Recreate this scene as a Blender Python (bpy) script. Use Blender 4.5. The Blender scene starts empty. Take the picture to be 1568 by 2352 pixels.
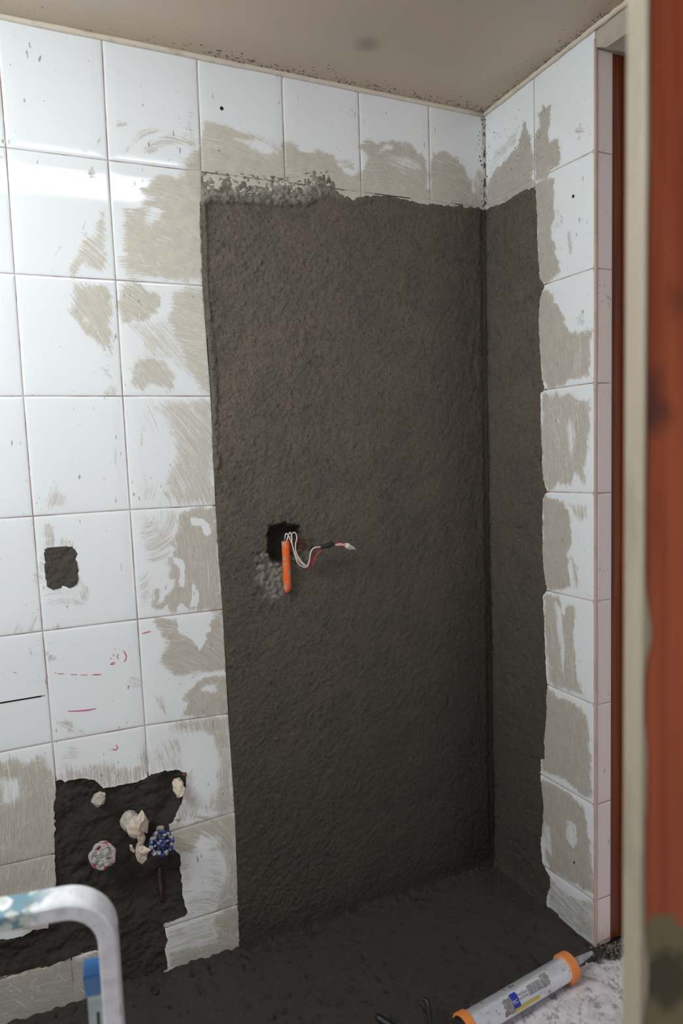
import bpy, bmesh, math, random
import numpy as np
from mathutils import Vector, Matrix

random.seed(7)
scene = bpy.context.scene
ZF = 1.866                     # floor level offset of the survey frame
# ------------------------------------------------------------------ camera
F_PX = 1639.3706
def _rot(r):
    t = np.linalg.norm(r); k = r / t
    K = np.array([[0, -k[2], k[1]], [k[2], 0, -k[0]], [-k[1], k[0], 0]])
    return np.eye(3) + np.sin(t) * K + (1 - np.cos(t)) * K @ K
R = _rot(np.array([0.0884, -0.4296, -0.0546])) @ np.array([[1, 0, 0], [0, 0, -1], [0, 1, 0.0]])
CAM = np.array([-1.204325, -1.638325, -0.61525 + ZF])
cd = bpy.data.cameras.new('camera')
cam = bpy.data.objects.new('camera', cd)
scene.collection.objects.link(cam)
cam.matrix_world = Matrix(((R[0][0], -R[1][0], -R[2][0], CAM[0]),
                           (R[0][1], -R[1][1], -R[2][1], CAM[1]),
                           (R[0][2], -R[1][2], -R[2][2], CAM[2]),
                           (0, 0, 0, 1)))
cd.sensor_fit = 'VERTICAL'
cd.sensor_height = 36.0
cd.lens = F_PX / 2352 * 36.0
cd.clip_start = 0.02
cd.dof.use_dof = True
cd.dof.focus_distance = 1.75
cd.dof.aperture_fstop = 3.4
scene.camera = cam
# ------------------------------------------------------------------ world, lights, exposure
w = bpy.data.worlds.new('world'); scene.world = w; w.use_nodes = True
w.node_tree.nodes['Background'].inputs[0].default_value = (0.82, 0.88, 1.0, 1)
w.node_tree.nodes['Background'].inputs[1].default_value = 0.22

def area(name, loc, target, sx, sy, power, col):
    l = bpy.data.lights.new(name, 'AREA'); l.shape = 'RECTANGLE'; l.size = sx; l.size_y = sy
    l.energy = power; l.color = col
    o = bpy.data.objects.new(name, l); scene.collection.objects.link(o)
    o.location = loc
    d = Vector(target) - Vector(loc)
    o.rotation_euler = d.to_track_quat('-Z', 'Y').to_euler()
    return o
area('window_daylight', (-2.25, -0.80, 1.90), (-0.85, 0.0, 1.85), 0.8, 0.30, 23, (0.86, 0.94, 1.0))
area('doorway_daylight', (0.55, -2.60, 0.95), (-0.15, -.4, 0.55), 0.9, 1.3, 15, (1.0, 0.96, 0.96))
LAMP_STRENGTH = 7.5
scene.view_settings.view_transform = 'Standard'
scene.view_settings.look = 'None'
scene.view_settings.exposure = 0.0
scene.view_settings.gamma = 1.0
scene.view_settings.use_curve_mapping = False
scene.cycles.max_bounces = 8

# ------------------------------------------------------------------ helpers
def hit(u, v, ax, val):
    d = R.T @ np.array([(u - 784) / F_PX, (v - 1176) / F_PX, 1.0])
    t = (val - CAM[ax]) / d[ax]
    return CAM + t * d
def ceil_z(x, y): return 2.106 - 0.0093 * x - 0.04 * y

A2 = 0.39775      # depth of the right stub wall
def link(o, parent=None):
    scene.collection.objects.link(o)
    if parent is not None: o.parent = parent
    return o
def tag(o, label=None, cat=None, group=None, kind=None):
    if label: o['label'] = label
    if cat: o['category'] = cat
    if group: o['group'] = group
    if kind: o['kind'] = kind
    return o
def empty(name, loc=(0, 0, 0)):
    o = bpy.data.objects.new(name, None); o.empty_display_size = 0.05; o.location = loc
    return link(o)
def mesh_obj(name, verts, faces, mat, parent=None, smooth=False, inv=None):
    me = bpy.data.meshes.new(name)
    me.from_pydata([tuple(v) for v in verts], [], [tuple(f) for f in faces])
    if mat: me.materials.append(mat)
    if smooth: me.polygons.foreach_set('use_smooth', [True] * len(me.polygons))
    me.update()
    o = bpy.data.objects.new(name, me); link(o, parent)
    if parent is not None and parent.type == 'EMPTY':
        o.matrix_parent_inverse = Matrix.Translation(-parent.location)
    return o
def bm_obj(name, bm, mat, parent=None, smooth=False):
    bmesh.ops.recalc_face_normals(bm, faces=bm.faces)
    me = bpy.data.meshes.new(name); bm.to_mesh(me); bm.free()
    if mat: me.materials.append(mat)
    if smooth: me.polygons.foreach_set('use_smooth', [True] * len(me.polygons))
    o = bpy.data.objects.new(name, me); link(o, parent)
    if parent is not None and parent.type == 'EMPTY':
        o.matrix_parent_inverse = Matrix.Translation(-parent.location)
    return o
def box(name, lo, hi, mat, parent=None, bevel=0.0, seg=2):
    bm = bmesh.new()
    bmesh.ops.create_cube(bm, size=1)
    for v in bm.verts:
        v.co = Vector([lo[i] + (v.co[i] + .5) * (hi[i] - lo[i]) for i in range(3)])
    if bevel: bmesh.ops.bevel(bm, geom=bm.edges[:], offset=bevel, segments=seg, affect='EDGES', profile=.5)
    return bm_obj(name, bm, mat, parent)
def frames(pts):
    pts = [Vector(p) for p in pts]; T = []
    for i in range(len(pts)):
        a = pts[max(i - 1, 0)]; b = pts[min(i + 1, len(pts) - 1)]
        T.append((b - a).normalized())
    n = T[0].orthogonal().normalized(); N = [n]
    for i in range(1, len(pts)):
        n = (N[-1] - T[i] * N[-1].dot(T[i])).normalized(); N.append(n)
    return pts, T, N
def tube(name, pts, rad, mat, parent=None, seg=10, smooth=True, caps=True, rfun=None):
    pts, T, N = frames(pts)
    vs = []; fs = []
    for i, p in enumerate(pts):
        B = T[i].cross(N[i])
        r0 = rad[i] if hasattr(rad, '__len__') else rad
        for k in range(seg):
            a = 2 * math.pi * k / seg
            r = r0 * (rfun(i, k) if rfun else 1)
            vs.append(p + N[i] * math.cos(a) * r + B * math.sin(a) * r)
    for i in range(len(pts) - 1):
        for k in range(seg):
            k2 = (k + 1) % seg
            fs.append((i * seg + k, i * seg + k2, (i + 1) * seg + k2, (i + 1) * seg + k))
    if caps:
        fs.append(tuple(range(seg))[::-1]); fs.append(tuple((len(pts) - 1) * seg + k for k in range(seg)))
    return mesh_obj(name, vs, fs, mat, parent, smooth)
def spline(pts, n=6):
    P = [Vector(p) for p in pts]; out = []
    for i in range(len(P) - 1):
        p0 = P[max(i - 1, 0)]; p1 = P[i]; p2 = P[i + 1]; p3 = P[min(i + 2, len(P) - 1)]
        for k in range(n):
            t = k / n
            out.append(.5 * ((2 * p1) + (-p0 + p2) * t + (2 * p0 - 5 * p1 + 4 * p2 - p3) * t * t + (-p0 + 3 * p1 - 3 * p2 + p3) * t ** 3))
    out.append(P[-1]); return out

# ---- numpy noise
_rs = np.random.RandomState(3)
_G = _rs.rand(256, 256)
def vnoise(x, y):
    xi = np.floor(x).astype(int); yi = np.floor(y).astype(int)
    fx = x - xi; fy = y - yi
    fx = fx * fx * (3 - 2 * fx); fy = fy * fy * (3 - 2 * fy)
    a = _G[xi & 255, yi & 255]; b = _G[(xi + 1) & 255, yi & 255]
    c = _G[xi & 255, (yi + 1) & 255]; d = _G[(xi + 1) & 255, (yi + 1) & 255]
    return (a * (1 - fx) + b * fx) * (1 - fy) + (c * (1 - fx) + d * fx) * fy - .5
def fbm(x, y, f, o=4, gain=.5, seed=0):
    s = 0; a = 1
    for i in range(o):
        s = s + a * vnoise(x * f + seed * 17.3 + i * 5.1, y * f + seed * 9.7 + i * 3.3); f *= 2.03; a *= gain
    return s
def sstep(a, b, x):
    t = np.clip((x - a) / (b - a), 0, 1); return t * t * (3 - 2 * t)
def sdpoly(P, poly):
    """signed distance, negative inside; P (n,2)"""
    poly = np.asarray(poly, float); n = len(poly)
    d = np.full(len(P), 1e9); ins = np.zeros(len(P), bool)
    for i in range(n):
        a = poly[i]; b = poly[(i + 1) % n]; e = b - a; wv = P - a
        t = np.clip((wv @ e) / (e @ e + 1e-18), 0, 1)
        q = wv - t[:, None] * e
        d = np.minimum(d, (q * q).sum(1))
        c = ((a[1] <= P[:, 1]) & (b[1] > P[:, 1])) | ((b[1] <= P[:, 1]) & (a[1] > P[:, 1]))
        with np.errstate(divide='ignore', invalid='ignore'):
            xx = a[0] + (P[:, 1] - a[1]) / (b[1] - a[1]) * e[0]
        ins ^= c & (P[:, 0] < xx)
    d = np.sqrt(d); return np.where(ins, -d, d)

# ------------------------------------------------------------------ materials
def new_mat(name):
    m = bpy.data.materials.new(name); m.use_nodes = True
    nt = m.node_tree; b = nt.nodes['Principled BSDF']
    return m, nt, b
def N(nt, t, **kw):
    n = nt.nodes.new(t)
    for k, v in kw.items():
        if k.startswith('i_'): n.inputs[k[2:].replace('_', ' ')].default_value = v
        else: setattr(n, k, v)
    return n
def math_n(nt, op, a, b=None, c=None):
    n = nt.nodes.new('ShaderNodeMath'); n.operation = op
    for i, x in enumerate((a, b, c)):
        if x is None: continue
        if isinstance(x, (int, float)): n.inputs[i].default_value = x
        else: nt.links.new(x, n.inputs[i])
    return n.outputs[0]
def mixc(nt, fac, a, b, bt='MIX'):
    n = nt.nodes.new('ShaderNodeMix'); n.data_type = 'RGBA'; n.blend_type = bt
    for i, x in ((0, fac), (6, a), (7, b)):
        if isinstance(x, (int, float)): n.inputs[i].default_value = x
        elif isinstance(x, tuple): n.inputs[i].default_value = (*x, 1)
        else: nt.links.new(x, n.inputs[i])
    return n.outputs[2]
def maprange(nt, x, a, b, c=0., d=1.):
    n = nt.nodes.new('ShaderNodeMapRange'); n.interpolation_type = 'SMOOTHSTEP'
    nt.links.new(x, n.inputs[0])
    for i, q in enumerate((a, b, c, d)): n.inputs[i + 1].default_value = q
    return n.outputs[0]
def noise(nt, vec, scale, detail=4, rough=.55, dist=0.):
    n = nt.nodes.new('ShaderNodeTexNoise')
    n.inputs['Scale'].default_value = scale; n.inputs['Detail'].default_value = detail
    n.inputs['Roughness'].default_value = rough; n.inputs['Distortion'].default_value = dist
    if vec is not None: nt.links.new(vec, n.inputs['Vector'])
    return n.outputs[0]
def objco(nt, scale=None, rot=None):
    tc = nt.nodes.new('ShaderNodeTexCoord')
    if scale is None and rot is None: return tc.outputs['Object']
    mp = nt.nodes.new('ShaderNodeMapping'); nt.links.new(tc.outputs['Object'], mp.inputs[0])
    if scale: mp.inputs['Scale'].default_value = scale
    if rot: mp.inputs['Rotation'].default_value = rot
    return mp.outputs[0]
def bump(nt, b, h, strength=.5, dist=.001, prev=None):
    n = nt.nodes.new('ShaderNodeBump'); n.inputs['Strength'].default_value = strength
    n.inputs['Distance'].default_value = dist; nt.links.new(h, n.inputs['Height'])
    if prev is not None: nt.links.new(prev, n.inputs['Normal'])
    nt.links.new(n.outputs[0], b.inputs['Normal']); return n.outputs[0]
def attr(nt, name):
    n = nt.nodes.new('ShaderNodeAttribute'); n.attribute_name = name; return n

def make_tile_mat(name, base, rough=.055):
    m, nt, b = new_mat(name)
    dens = attr(nt, 'dens').outputs['Fac']
    st = attr(nt, 'st')
    mp = N(nt, 'ShaderNodeMapping'); nt.links.new(st.outputs['Vector'], mp.inputs[0])
    mp.inputs['Scale'].default_value = (22, 620, 0)
    mp2 = N(nt, 'ShaderNodeMapping'); nt.links.new(st.outputs['Vector'], mp2.inputs[0])
    mp2.inputs['Scale'].default_value = (9, 260, 0)
    s1 = noise(nt, mp.outputs[0], 1, 3, .6, .3)
    s2 = noise(nt, mp2.outputs[0], 1, 3, .6, .6)
    blot = noise(nt, objco(nt), 38, 5, .65)
    fine = noise(nt, objco(nt), 260, 3, .6)
    s3 = noise(nt, mp.outputs[0], 2.6, 2, .6, .2)
    v = math_n(nt, 'MULTIPLY_ADD', s1, 1.5, -.75)
    v2 = math_n(nt, 'MULTIPLY_ADD', s2, 1.7, -.85)
    v3 = math_n(nt, 'MULTIPLY_ADD', blot, 1.0, -.5)
    v4 = math_n(nt, 'MULTIPLY_ADD', fine, .5, -.25)
    tot = math_n(nt, 'ADD', math_n(nt, 'ADD', v, v2), math_n(nt, 'ADD', math_n(nt, 'ADD', v3, v4), dens))
    gate = maprange(nt, dens, .02, .15)
    m0 = math_n(nt, 'MULTIPLY', maprange(nt, tot, .36, .60), gate)
    opac = math_n(nt, 'MINIMUM', math_n(nt, 'ADD', maprange(nt, tot, .45, 1.0, .62, .95), maprange(nt, s3, .35, .65, -.22, .12)), 1.0)
    # bare scratches cut through the film
    mp3 = N(nt, 'ShaderNodeMapping'); nt.links.new(st.outputs['Vector'], mp3.inputs[0]); mp3.inputs['Scale'].default_value = (12, 480, 0); mp3.inputs['Rotation'].default_value = (0, 0, .12)
    scr = math_n(nt, 'MULTIPLY', maprange(nt, noise(nt, mp3.outputs[0], 1, 2, .5, .5), .64, .70, 0, .8), maprange(nt, dens, 1.05, 1.45, 1, .35))
    crl = None
    for sc_, w_ in ((13, .0045), (21, .006)):
        rn = math_n(nt, 'ABSOLUTE', math_n(nt, 'SUBTRACT', noise(nt, objco(nt), sc_, 1.5, .5, 1.6), .5))
        l_ = maprange(nt, rn, w_ * .6, w_ * 1.6, 1, 0)
        crl = l_ if crl is None else math_n(nt, 'MAXIMUM', crl, l_)
    crl = math_n(nt, 'MULTIPLY', math_n(nt, 'MULTIPLY', crl, maprange(nt, noise(nt, objco(nt), 26, 2), .45, .6, 0, .55)), maprange(nt, dens, 1.0, 1.3, 1, .1))
    mp4 = N(nt, 'ShaderNodeMapping'); nt.links.new(st.outputs['Vector'], mp4.inputs[0]); mp4.inputs['Rotation'].default_value = (0, 0, .85)
    mp5 = N(nt, 'ShaderNodeMapping'); nt.links.new(mp4.outputs[0], mp5.inputs[0]); mp5.inputs['Scale'].default_value = (16, 330, 0)
    cross = math_n(nt, 'MULTIPLY', maprange(nt, noise(nt, mp5.outputs[0], 1, 2, .5, .9), .655, .70, 0, .75), math_n(nt, 'MULTIPLY', maprange(nt, noise(nt, objco(nt), 16, 2), .44, .56), maprange(nt, dens, 1.1, 1.4, 1, .15)))
    scr = math_n(nt, 'MAXIMUM', math_n(nt, 'MAXIMUM', scr, crl), cross)
    mask = math_n(nt, 'MULTIPLY', math_n(nt, 'MULTIPLY', m0, opac), math_n(nt, 'SUBTRACT', 1.0, scr))
    # thin scattered specks and chips of dried mortar
    mpS = objco(nt, (1, 1, .4), (.0, .6, .0))
    sp = noise(nt, mpS, 270, 2, .5); spg = noise(nt, objco(nt), 9, 3, .6)
    spk = maprange(nt, math_n(nt, 'MULTIPLY_ADD', spg, .35, sp), .925, .955)
    nk = noise(nt, objco(nt, (1, 1, .28), (.35, .55, .0)), 150, 2, .5); ng = noise(nt, objco(nt), 6.5, 3, .65)
    spk = math_n(nt, 'MAXIMUM', spk, maprange(nt, math_n(nt, 'MULTIPLY_ADD', ng, .45, nk), .955, .99, 0, .75))
    sep = N(nt, 'ShaderNodeSeparateXYZ'); nt.links.new(st.outputs['Vector'], sep.inputs[0])
    tone = sep.outputs[2]
    light = (.57, .525, .415); dark = (.425, .372, .305); grey = (.27, .262, .235)
    c = mixc(nt, math_n(nt, 'MINIMUM', tone, 1.0), light, dark)
    c = mixc(nt, math_n(nt, 'MAXIMUM', math_n(nt, 'SUBTRACT', tone, 1.0), 0.), c, grey)
    c = mixc(nt, math_n(nt, 'MULTIPLY', maprange(nt, s1, .40, .68, 0, .5), maprange(nt, dens, 1.05, 1.5, 1, .35)), c, (.70, .665, .58))
    c = mixc(nt, maprange(nt, blot, .35, .65, .22, 0.), c, (.25, .22, .18))
    bs = mixc(nt, maprange(nt, noise(nt, objco(nt), 5, 3), .45, .8, 0, .35), base, tuple(x * y for x, y in zip(base, (.97, .92, .89))))
    haze = math_n(nt, 'MULTIPLY', maprange(nt, dens, .05, .9), .30)
    bs = mixc(nt, haze, bs, (.66, .64, .60))
    col = mixc(nt, mask, bs, c)
    col = mixc(nt, spk, col, (.22, .20, .18))
    nt.links.new(col, b.inputs['Base Color'])
    anym = math_n(nt, 'MAXIMUM', mask, spk)
    r = math_n(nt, 'MULTIPLY_ADD', anym, .6, rough)
    r = math_n(nt, 'ADD', r, math_n(nt, 'MULTIPLY', haze, .8))
    nt.links.new(r, b.inputs['Roughness'])
    h = math_n(nt, 'MULTIPLY', anym, math_n(nt, 'ADD', s1, .6))
    bump(nt, b, h, .35, .0006)
    return m
M_tile = make_tile_mat('white_glazed_tile', (.80, .825, .83))
M_tile_pink = make_tile_mat('pinkish_glazed_tile', (.70, .60, .565), .18)

def make_mortar_mat(name, a=(.176, .141, .105), c2=(.100, .093, .077), rough=.75, streak=True):
    m, nt, b = new_mat(name)
    oc = objco(nt)
    n1 = noise(nt, oc, 9, 6, .65, .8); n2 = noise(nt, oc, 55, 5, .7); n3 = noise(nt, oc, 420, 3, .6)
    n4 = noise(nt, oc, 17, 4, .6, .4); n6 = noise(nt, oc, 240, 4, .7)
    c = mixc(nt, maprange(nt, n1, .36, .64), a, c2)
    c = mixc(nt, maprange(nt, n4, .5, .75, 0, .45), c, tuple(x * .62 for x in a))
    c = mixc(nt, maprange(nt, n2, .30, .70, 0, .9), c, tuple(x * 1.12 for x in a))
    n5 = noise(nt, objco(nt, (1, 1, .55), (0, .75, 0)), 250, 4, .7, .25)
    c = mixc(nt, maprange(nt, n3, .25, .50, .6, 0), c, (.03, .027, .023))  # shade in the hollows of the grit painted into the colour
    c = mixc(nt, maprange(nt, n5, .34, .46, .75, 0), c, (.028, .025, .021))
    c = mixc(nt, maprange(nt, n6, .30, .42, .7, 0), c, (.03, .026, .022))
    c = mixc(nt, maprange(nt, n6, .60, .72, 0, .6), c, (.24, .205, .165))
    # pale sand grains
    vo = N(nt, 'ShaderNodeTexVoronoi'); vo.inputs['Scale'].default_value = 210; nt.links.new(oc, vo.inputs['Vector'])
    g = math_n(nt, 'MULTIPLY', maprange(nt, vo.outputs['Distance'], .06, .22, 1, 0), maprange(nt, noise(nt, oc, 90, 2), .58, .66))
    c = mixc(nt, math_n(nt, 'MULTIPLY', g, .6), c, (.34, .31, .26))
    fr = attr(nt, 'pale').outputs['Fac']
    fm = math_n(nt, 'MULTIPLY', fr, maprange(nt, n2, .42, .56, .15, 1))
    c = mixc(nt, fm, c, (.38, .365, .31))
    c = mixc(nt, attr(nt, 'painted_dark').outputs['Fac'], c, (.030, .027, .022))  # darker mortar tone, partly shade put into the colour
    c = mixc(nt, math_n(nt, 'MULTIPLY', attr(nt, 'rust').outputs['Fac'], .8), c, (.13, .045, .02))
    nt.links.new(c, b.inputs['Base Color'])
    nt.links.new(maprange(nt, n2, .3, .7, rough - .22, rough + .12), b.inputs['Roughness'])
    hh = math_n(nt, 'ADD', math_n(nt, 'MULTIPLY', n3, 1.2), math_n(nt, 'ADD', n6, n2))
    p = bump(nt, b, math_n(nt, 'ADD', hh, n5), 1.0, .0026)
    if streak:
        s = noise(nt, objco(nt, (170, 170, 40), (0, .75, 0)), 1, 4, .6, 1.2)
        bump(nt, b, s, .22, .0009, p)
    return m
M_mortar = make_mortar_mat('fresh_brown_grey_mortar')
M_floor = make_mortar_mat('floor_mortar', (.052, .047, .038), (.040, .038, .031), .85, False)

def simple(name, col, rough=.5, metal=0., var=.0, scale=40, col2=None, bstr=0., bscale=200, thr=(.45, .6), spec=.5):
    m, nt, b = new_mat(name)
    b.inputs['Roughness'].default_value = rough; b.inputs['Metallic'].default_value = metal
    b.inputs['Specular IOR Level'].default_value = spec
    oc = objco(nt); n1 = noise(nt, oc, scale, 5, .65)
    if col2 is None: col2 = tuple(x * (1 - var) for x in col)
    nt.links.new(mixc(nt, maprange(nt, n1, *thr), col, col2), b.inputs['Base Color'])
    if bstr: bump(nt, b, noise(nt, oc, bscale, 4, .6), bstr, .001)
    return m
M_grout = simple('stained_grout', (.62, .58, .55), .85, 0, 0, 9, (.40, .30, .27), .4, 300)
M_body = simple('ceramic_body', (.46, .34, .27), .9, 0, .3, 60)
M_back = simple('masonry', (.25, .22, .18), .9, 0, .3, 30)
M_black = simple('black_plastic', (.012, .012, .013), .45, 0, .3)
M_orangecap = simple('orange_plastic_cap', (.82, .27, .07), .42, 0, 0, 55, (.45, .20, .10), .1, 200, (.62, .78))
M_tape = simple('masking_tape', (.60, .50, .40), .75, 0, 0, 45, (.42, .38, .33), .5, 320, (.5, .68))
M_chip = simple('plaster_chip', (.55, .50, .44), .85, 0, .35, 90, None, .6, 300)
M_conduit = simple('orange_conduit_plastic', (.78, .13, .025), .5, 0, 0, 70, (.36, .34, .28), .35, 300, (.54, .62))
M_wire_w = simple('white_wire', (.68, .63, .57), .45, 0, 0, 90, (.45, .42, .38), thr=(.5, .7))
M_wire_r = simple('red_wire', (.55, .03, .05), .4, 0, 0, 90, (.55, .35, .33), thr=(.58, .7))
M_wire_g = simple('green_wire', (.05, .09, .05), .5)
M_bead = simple('cream_caulk_bead', (.68, .60, .49), .55, 0, 0, 30, (.50, .42, .32), .3, 120, (.5, .75))
M_cream = simple('cream_plaster_paint', (.46, .41, .32), .6, 0, .12, 12, None, .25, 60)
M_marker = simple('pink_marker_ink', (.62, .05, .16), .5)
M_mould = simple('dark_mould', (.13, .11, .09), .9, 0, .3)
M_pinktrim = simple('pink_edge_strip', (.58, .40, .35), .5, 0, 0, 14, (.46, .36, .28), thr=(.4, .65))
M_copper = simple('copper_pipe', (.10, .052, .038), .6, .1, .5, 60)
M_dark = simple('hole_shade', (.015, .012, .01), .9)  # near-black standing in for the shade inside holes

def ceiling_mat():
    m, nt, b = new_mat('taupe_ceiling_paint')
    oc = objco(nt)
    c = mixc(nt, maprange(nt, noise(nt, oc, 3, 3), .3, .7), (.62, .52, .40), (.58, .495, .39))
    # round grey damp stain
    sp = N(nt, 'ShaderNodeVectorMath', operation='DISTANCE'); nt.links.new(oc, sp.inputs[0])
    q = hit(843, 88, 2, 2.13); sp.inputs[1].default_value = tuple(q)
    c = mixc(nt, maprange(nt, sp.outputs['Value'], .012, .042, .55, 0), c, (.20, .18, .15))
    # brown damp band near the walls with mould flecks
    se = N(nt, 'ShaderNodeSeparateXYZ'); nt.links.new(oc, se.inputs[0])
    near = maprange(nt, math_n(nt, 'MAXIMUM', se.outputs[1], se.outputs[0]), -.14, .0)
    c = mixc(nt, math_n(nt, 'MULTIPLY', near, .35), c, (.36, .26, .16))
    fl = maprange(nt, math_n(nt, 'MULTIPLY_ADD', near, .13, noise(nt, oc, 120, 3, .6)), .74, .79)
    c = mixc(nt, math_n(nt, 'MULTIPLY', fl, .75), c, (.10, .085, .07))
    nt.links.new(c, b.inputs['Base Color']); b.inputs['Roughness'].default_value = .5
    bump(nt, b, noise(nt, oc, 70, 5, .6), .25, .001)
    return m
M_ceil = ceiling_mat()
def wood_mat(name, a, bcol, knots=True):
    m, nt, b = new_mat(name)
    g = noise(nt, objco(nt, (55, 55, 2.2)), 1, 5, .6, .8)
    c = mixc(nt, maprange(nt, g, .3, .7), a, bcol)
    k = noise(nt, objco(nt, (22, 22, 7)), 1, 3, .5)
    c = mixc(nt, maprange(nt, k, .62, .74, 0, .75), c, (.05, .02, .018))
    nt.links.new(c, b.inputs['Base Color']); b.inputs['Roughness'].default_value = .33
    bump(nt, b, g, .15, .001)
    return m, nt, b, c
M_jamb = wood_mat('varnished_red_wood', (.21, .050, .011), (.10, .022, .007))[0]
def door_mat():
    m, nt, b, c = wood_mat('worn_orange_wood', (.50, .115, .035), (.33, .06, .02))
    # wear at the bottom edge: bare greenish filler patch round the corner
    oc = objco(nt); sp = N(nt, 'ShaderNodeVectorMath', operation='DISTANCE')
    mp = N(nt, 'ShaderNodeMapping'); nt.links.new(oc, mp.inputs[0]); mp.inputs['Scale'].default_value = (1, 1, .62)
    nt.links.new(mp.outputs[0], sp.inputs[0])
    q = DOORQ(1528, 2245); sp.inputs[1].default_value = (q[0], q[1], q[2] * .62)
    d = math_n(nt, 'MULTIPLY_ADD', noise(nt, oc, 60, 3, .6), .022, math_n(nt, 'ADD', sp.outputs['Value'], -.011))
    c = mixc(nt, maprange(nt, d, .026, .033, 1, 0), c, (.19, .155, .075))
    c = mixc(nt, maprange(nt, d, .010, .020, .85, 0), c, (.035, .032, .012))
    nt.links.new(c, b.inputs['Base Color']); b.inputs['Roughness'].default_value = .45
    return m
M_creamdoor = simple('cream_door_paint', (.35, .30, .22), .55, 0, .15, 9, None, .15, 60)

def terrazzo():
    m, nt, b = new_mat('speckled_pale_concrete')
    oc = objco(nt); n2 = noise(nt, objco(nt, (1, .45, 1), (0, 0, .5)), 190, 4, .7); n1 = noise(nt, oc, 25, 4, .6)
    c = mixc(nt, maprange(nt, n1, .4, .7), (.78, .74, .76), (.60, .56, .56))
    c = mixc(nt, maprange(nt, n2, .60, .66, 0, .85), c, (.16, .14, .14))
    c = mixc(nt, attr(nt, 'dirt').outputs['Fac'], c, (.06, .053, .045))
    nt.links.new(c, b.inputs['Base Color']); b.inputs['Roughness'].default_value = .65
    bump(nt, b, n2, .4, .001); return m
M_terr = terrazzo()

# ------------------------------------------------------------------ wall frames of reference
# wall coordinates (a, z): back wall a = x ; right wall a = -y ; 'h' is height towards the room
class Wall:
    def __init__(s, kind): s.k = kind
    def px(s, u, v):
        if s.k == 'back': p = hit(u, v, 1, 0); return (p[0], p[2])
        if s.k == 'right': p = hit(u, v, 0, 0); return (-p[1], p[2])
        p = hit(u, v, 1, -A2); return (p[0], p[2])
    def poly(s, pts): return np.array([s.px(u, v) for u, v in pts])
    def to3(s, a, z, h):
        a, z, h = np.broadcast_arrays(np.asarray(a, float), np.asarray(z, float), np.asarray(h, float))
        if s.k == 'back': return np.stack([a, -h, z], -1)
        if s.k == 'right': return np.stack([-h, -a, z], -1)
        return np.stack([a, -A2 - h, z], -1)
WB, WR, WT = Wall('back'), Wall('right'), Wall('ret')

# holes cut through the tiling ------------------------------------------------
corner = WB.px
MAIN = WB.poly([(459, 462), (476, 452), (560, 455), (640, 462), (700, 460), (752, 438), (775, 452), (812, 462), (855, 452),
                (900, 450), (940, 462), (985, 471), (1050, 475), (1112, 484)])
MAIN = np.vstack([MAIN, [[.03, MAIN[-1][1]], [.03, -.05]],
                  WB.poly([(560, 2290), (553, 2183), (549, 2150), (547, 2078), (545, 1950), (540, 1865), (533, 1750), (526, 1640), (520, 1550),
                           (513, 1400), (505, 1300), (497, 1161), (492, 1050), (487, 912), (480, 780), (469, 690), (466, 650), (463, 560)])])
SQUARE = WB.poly([(103, 1262), (125, 1258), (150, 1256), (166, 1254), (175, 1268), (174, 1290), (178, 1312), (176, 1338), (164, 1352), (148, 1346),
                  (122, 1352), (110, 1345), (105, 1315)])
NICHE = WB.poly([(129, 1788), (150, 1795), (195, 1786), (215, 1792), (237, 1810), (265, 1806), (290, 1800), (328, 1792), (348, 1778), (380, 1772),
                 (408, 1768), (428, 1776), (425, 1812), (418, 1845), (404, 1868), (400, 1888), (386, 1892), (392, 1925), (396, 1950), (412, 1962),
                 (416, 2010), (420, 2060), (432, 2100), (405, 2114), (378, 2126), (384, 2160), (380, 2180), (386, 2228), (300, 2275), (255, 2300), (252, 2250),
                 (248, 2182), (185, 2190), (120, 2218), (40, 2240), (-160, 2270), (-160, 2175), (0, 2160), (50, 2152), (75, 2136), (111, 2131), (104, 2090),
                 (118, 2040), (128, 2035), (126, 1960), (124, 1850)])
MR = WR.poly([(1113, 484), (1130, 475), (1155, 468), (1175, 455), (1200, 440), (1224, 431), (1229, 440), (1231, 480), (1233, 560), (1239, 640),
              (1251, 656), (1241, 675), (1236, 740), (1240, 800), (1243, 870), (1252, 895), (1240, 902), (1243, 1000), (1246, 1100), (1257, 1128),
              (1246, 1145), (1245, 1250), (1248, 1310), (1256, 1350), (1247, 1372), (1250, 1450), (1255, 1560), (1256, 1575), (1254, 1640), (1250, 1700),
              (1250, 1743), (1241, 1746), (1240, 1790), (1248, 1850), (1246, 1890), (1241, 1930), (1244, 1980), (1254, 2000), (1264, 2012), (1262, 2040),
              (1255, 2062), (1250, 2092), (1246, 2120)])
MR = np.vstack([MR, [[-.03, -.05], [-.03, MR[0][1]]]])
HOLES_B = [MAIN, SQUARE, NICHE]
HOLES_R = [MR]
def sd_holes(P, holes, amp=.0022):
    d = np.full(len(P), 1e9)
    for h in holes: d = np.minimum(d, sdpoly(P, h))
    if amp:
        d = d + fbm(P[:, 0], P[:, 1], 70, 3, .6, 2) * amp * 1.6 + fbm(P[:, 0], P[:, 1], 230, 2, .6, 5) * amp
    return d

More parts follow.
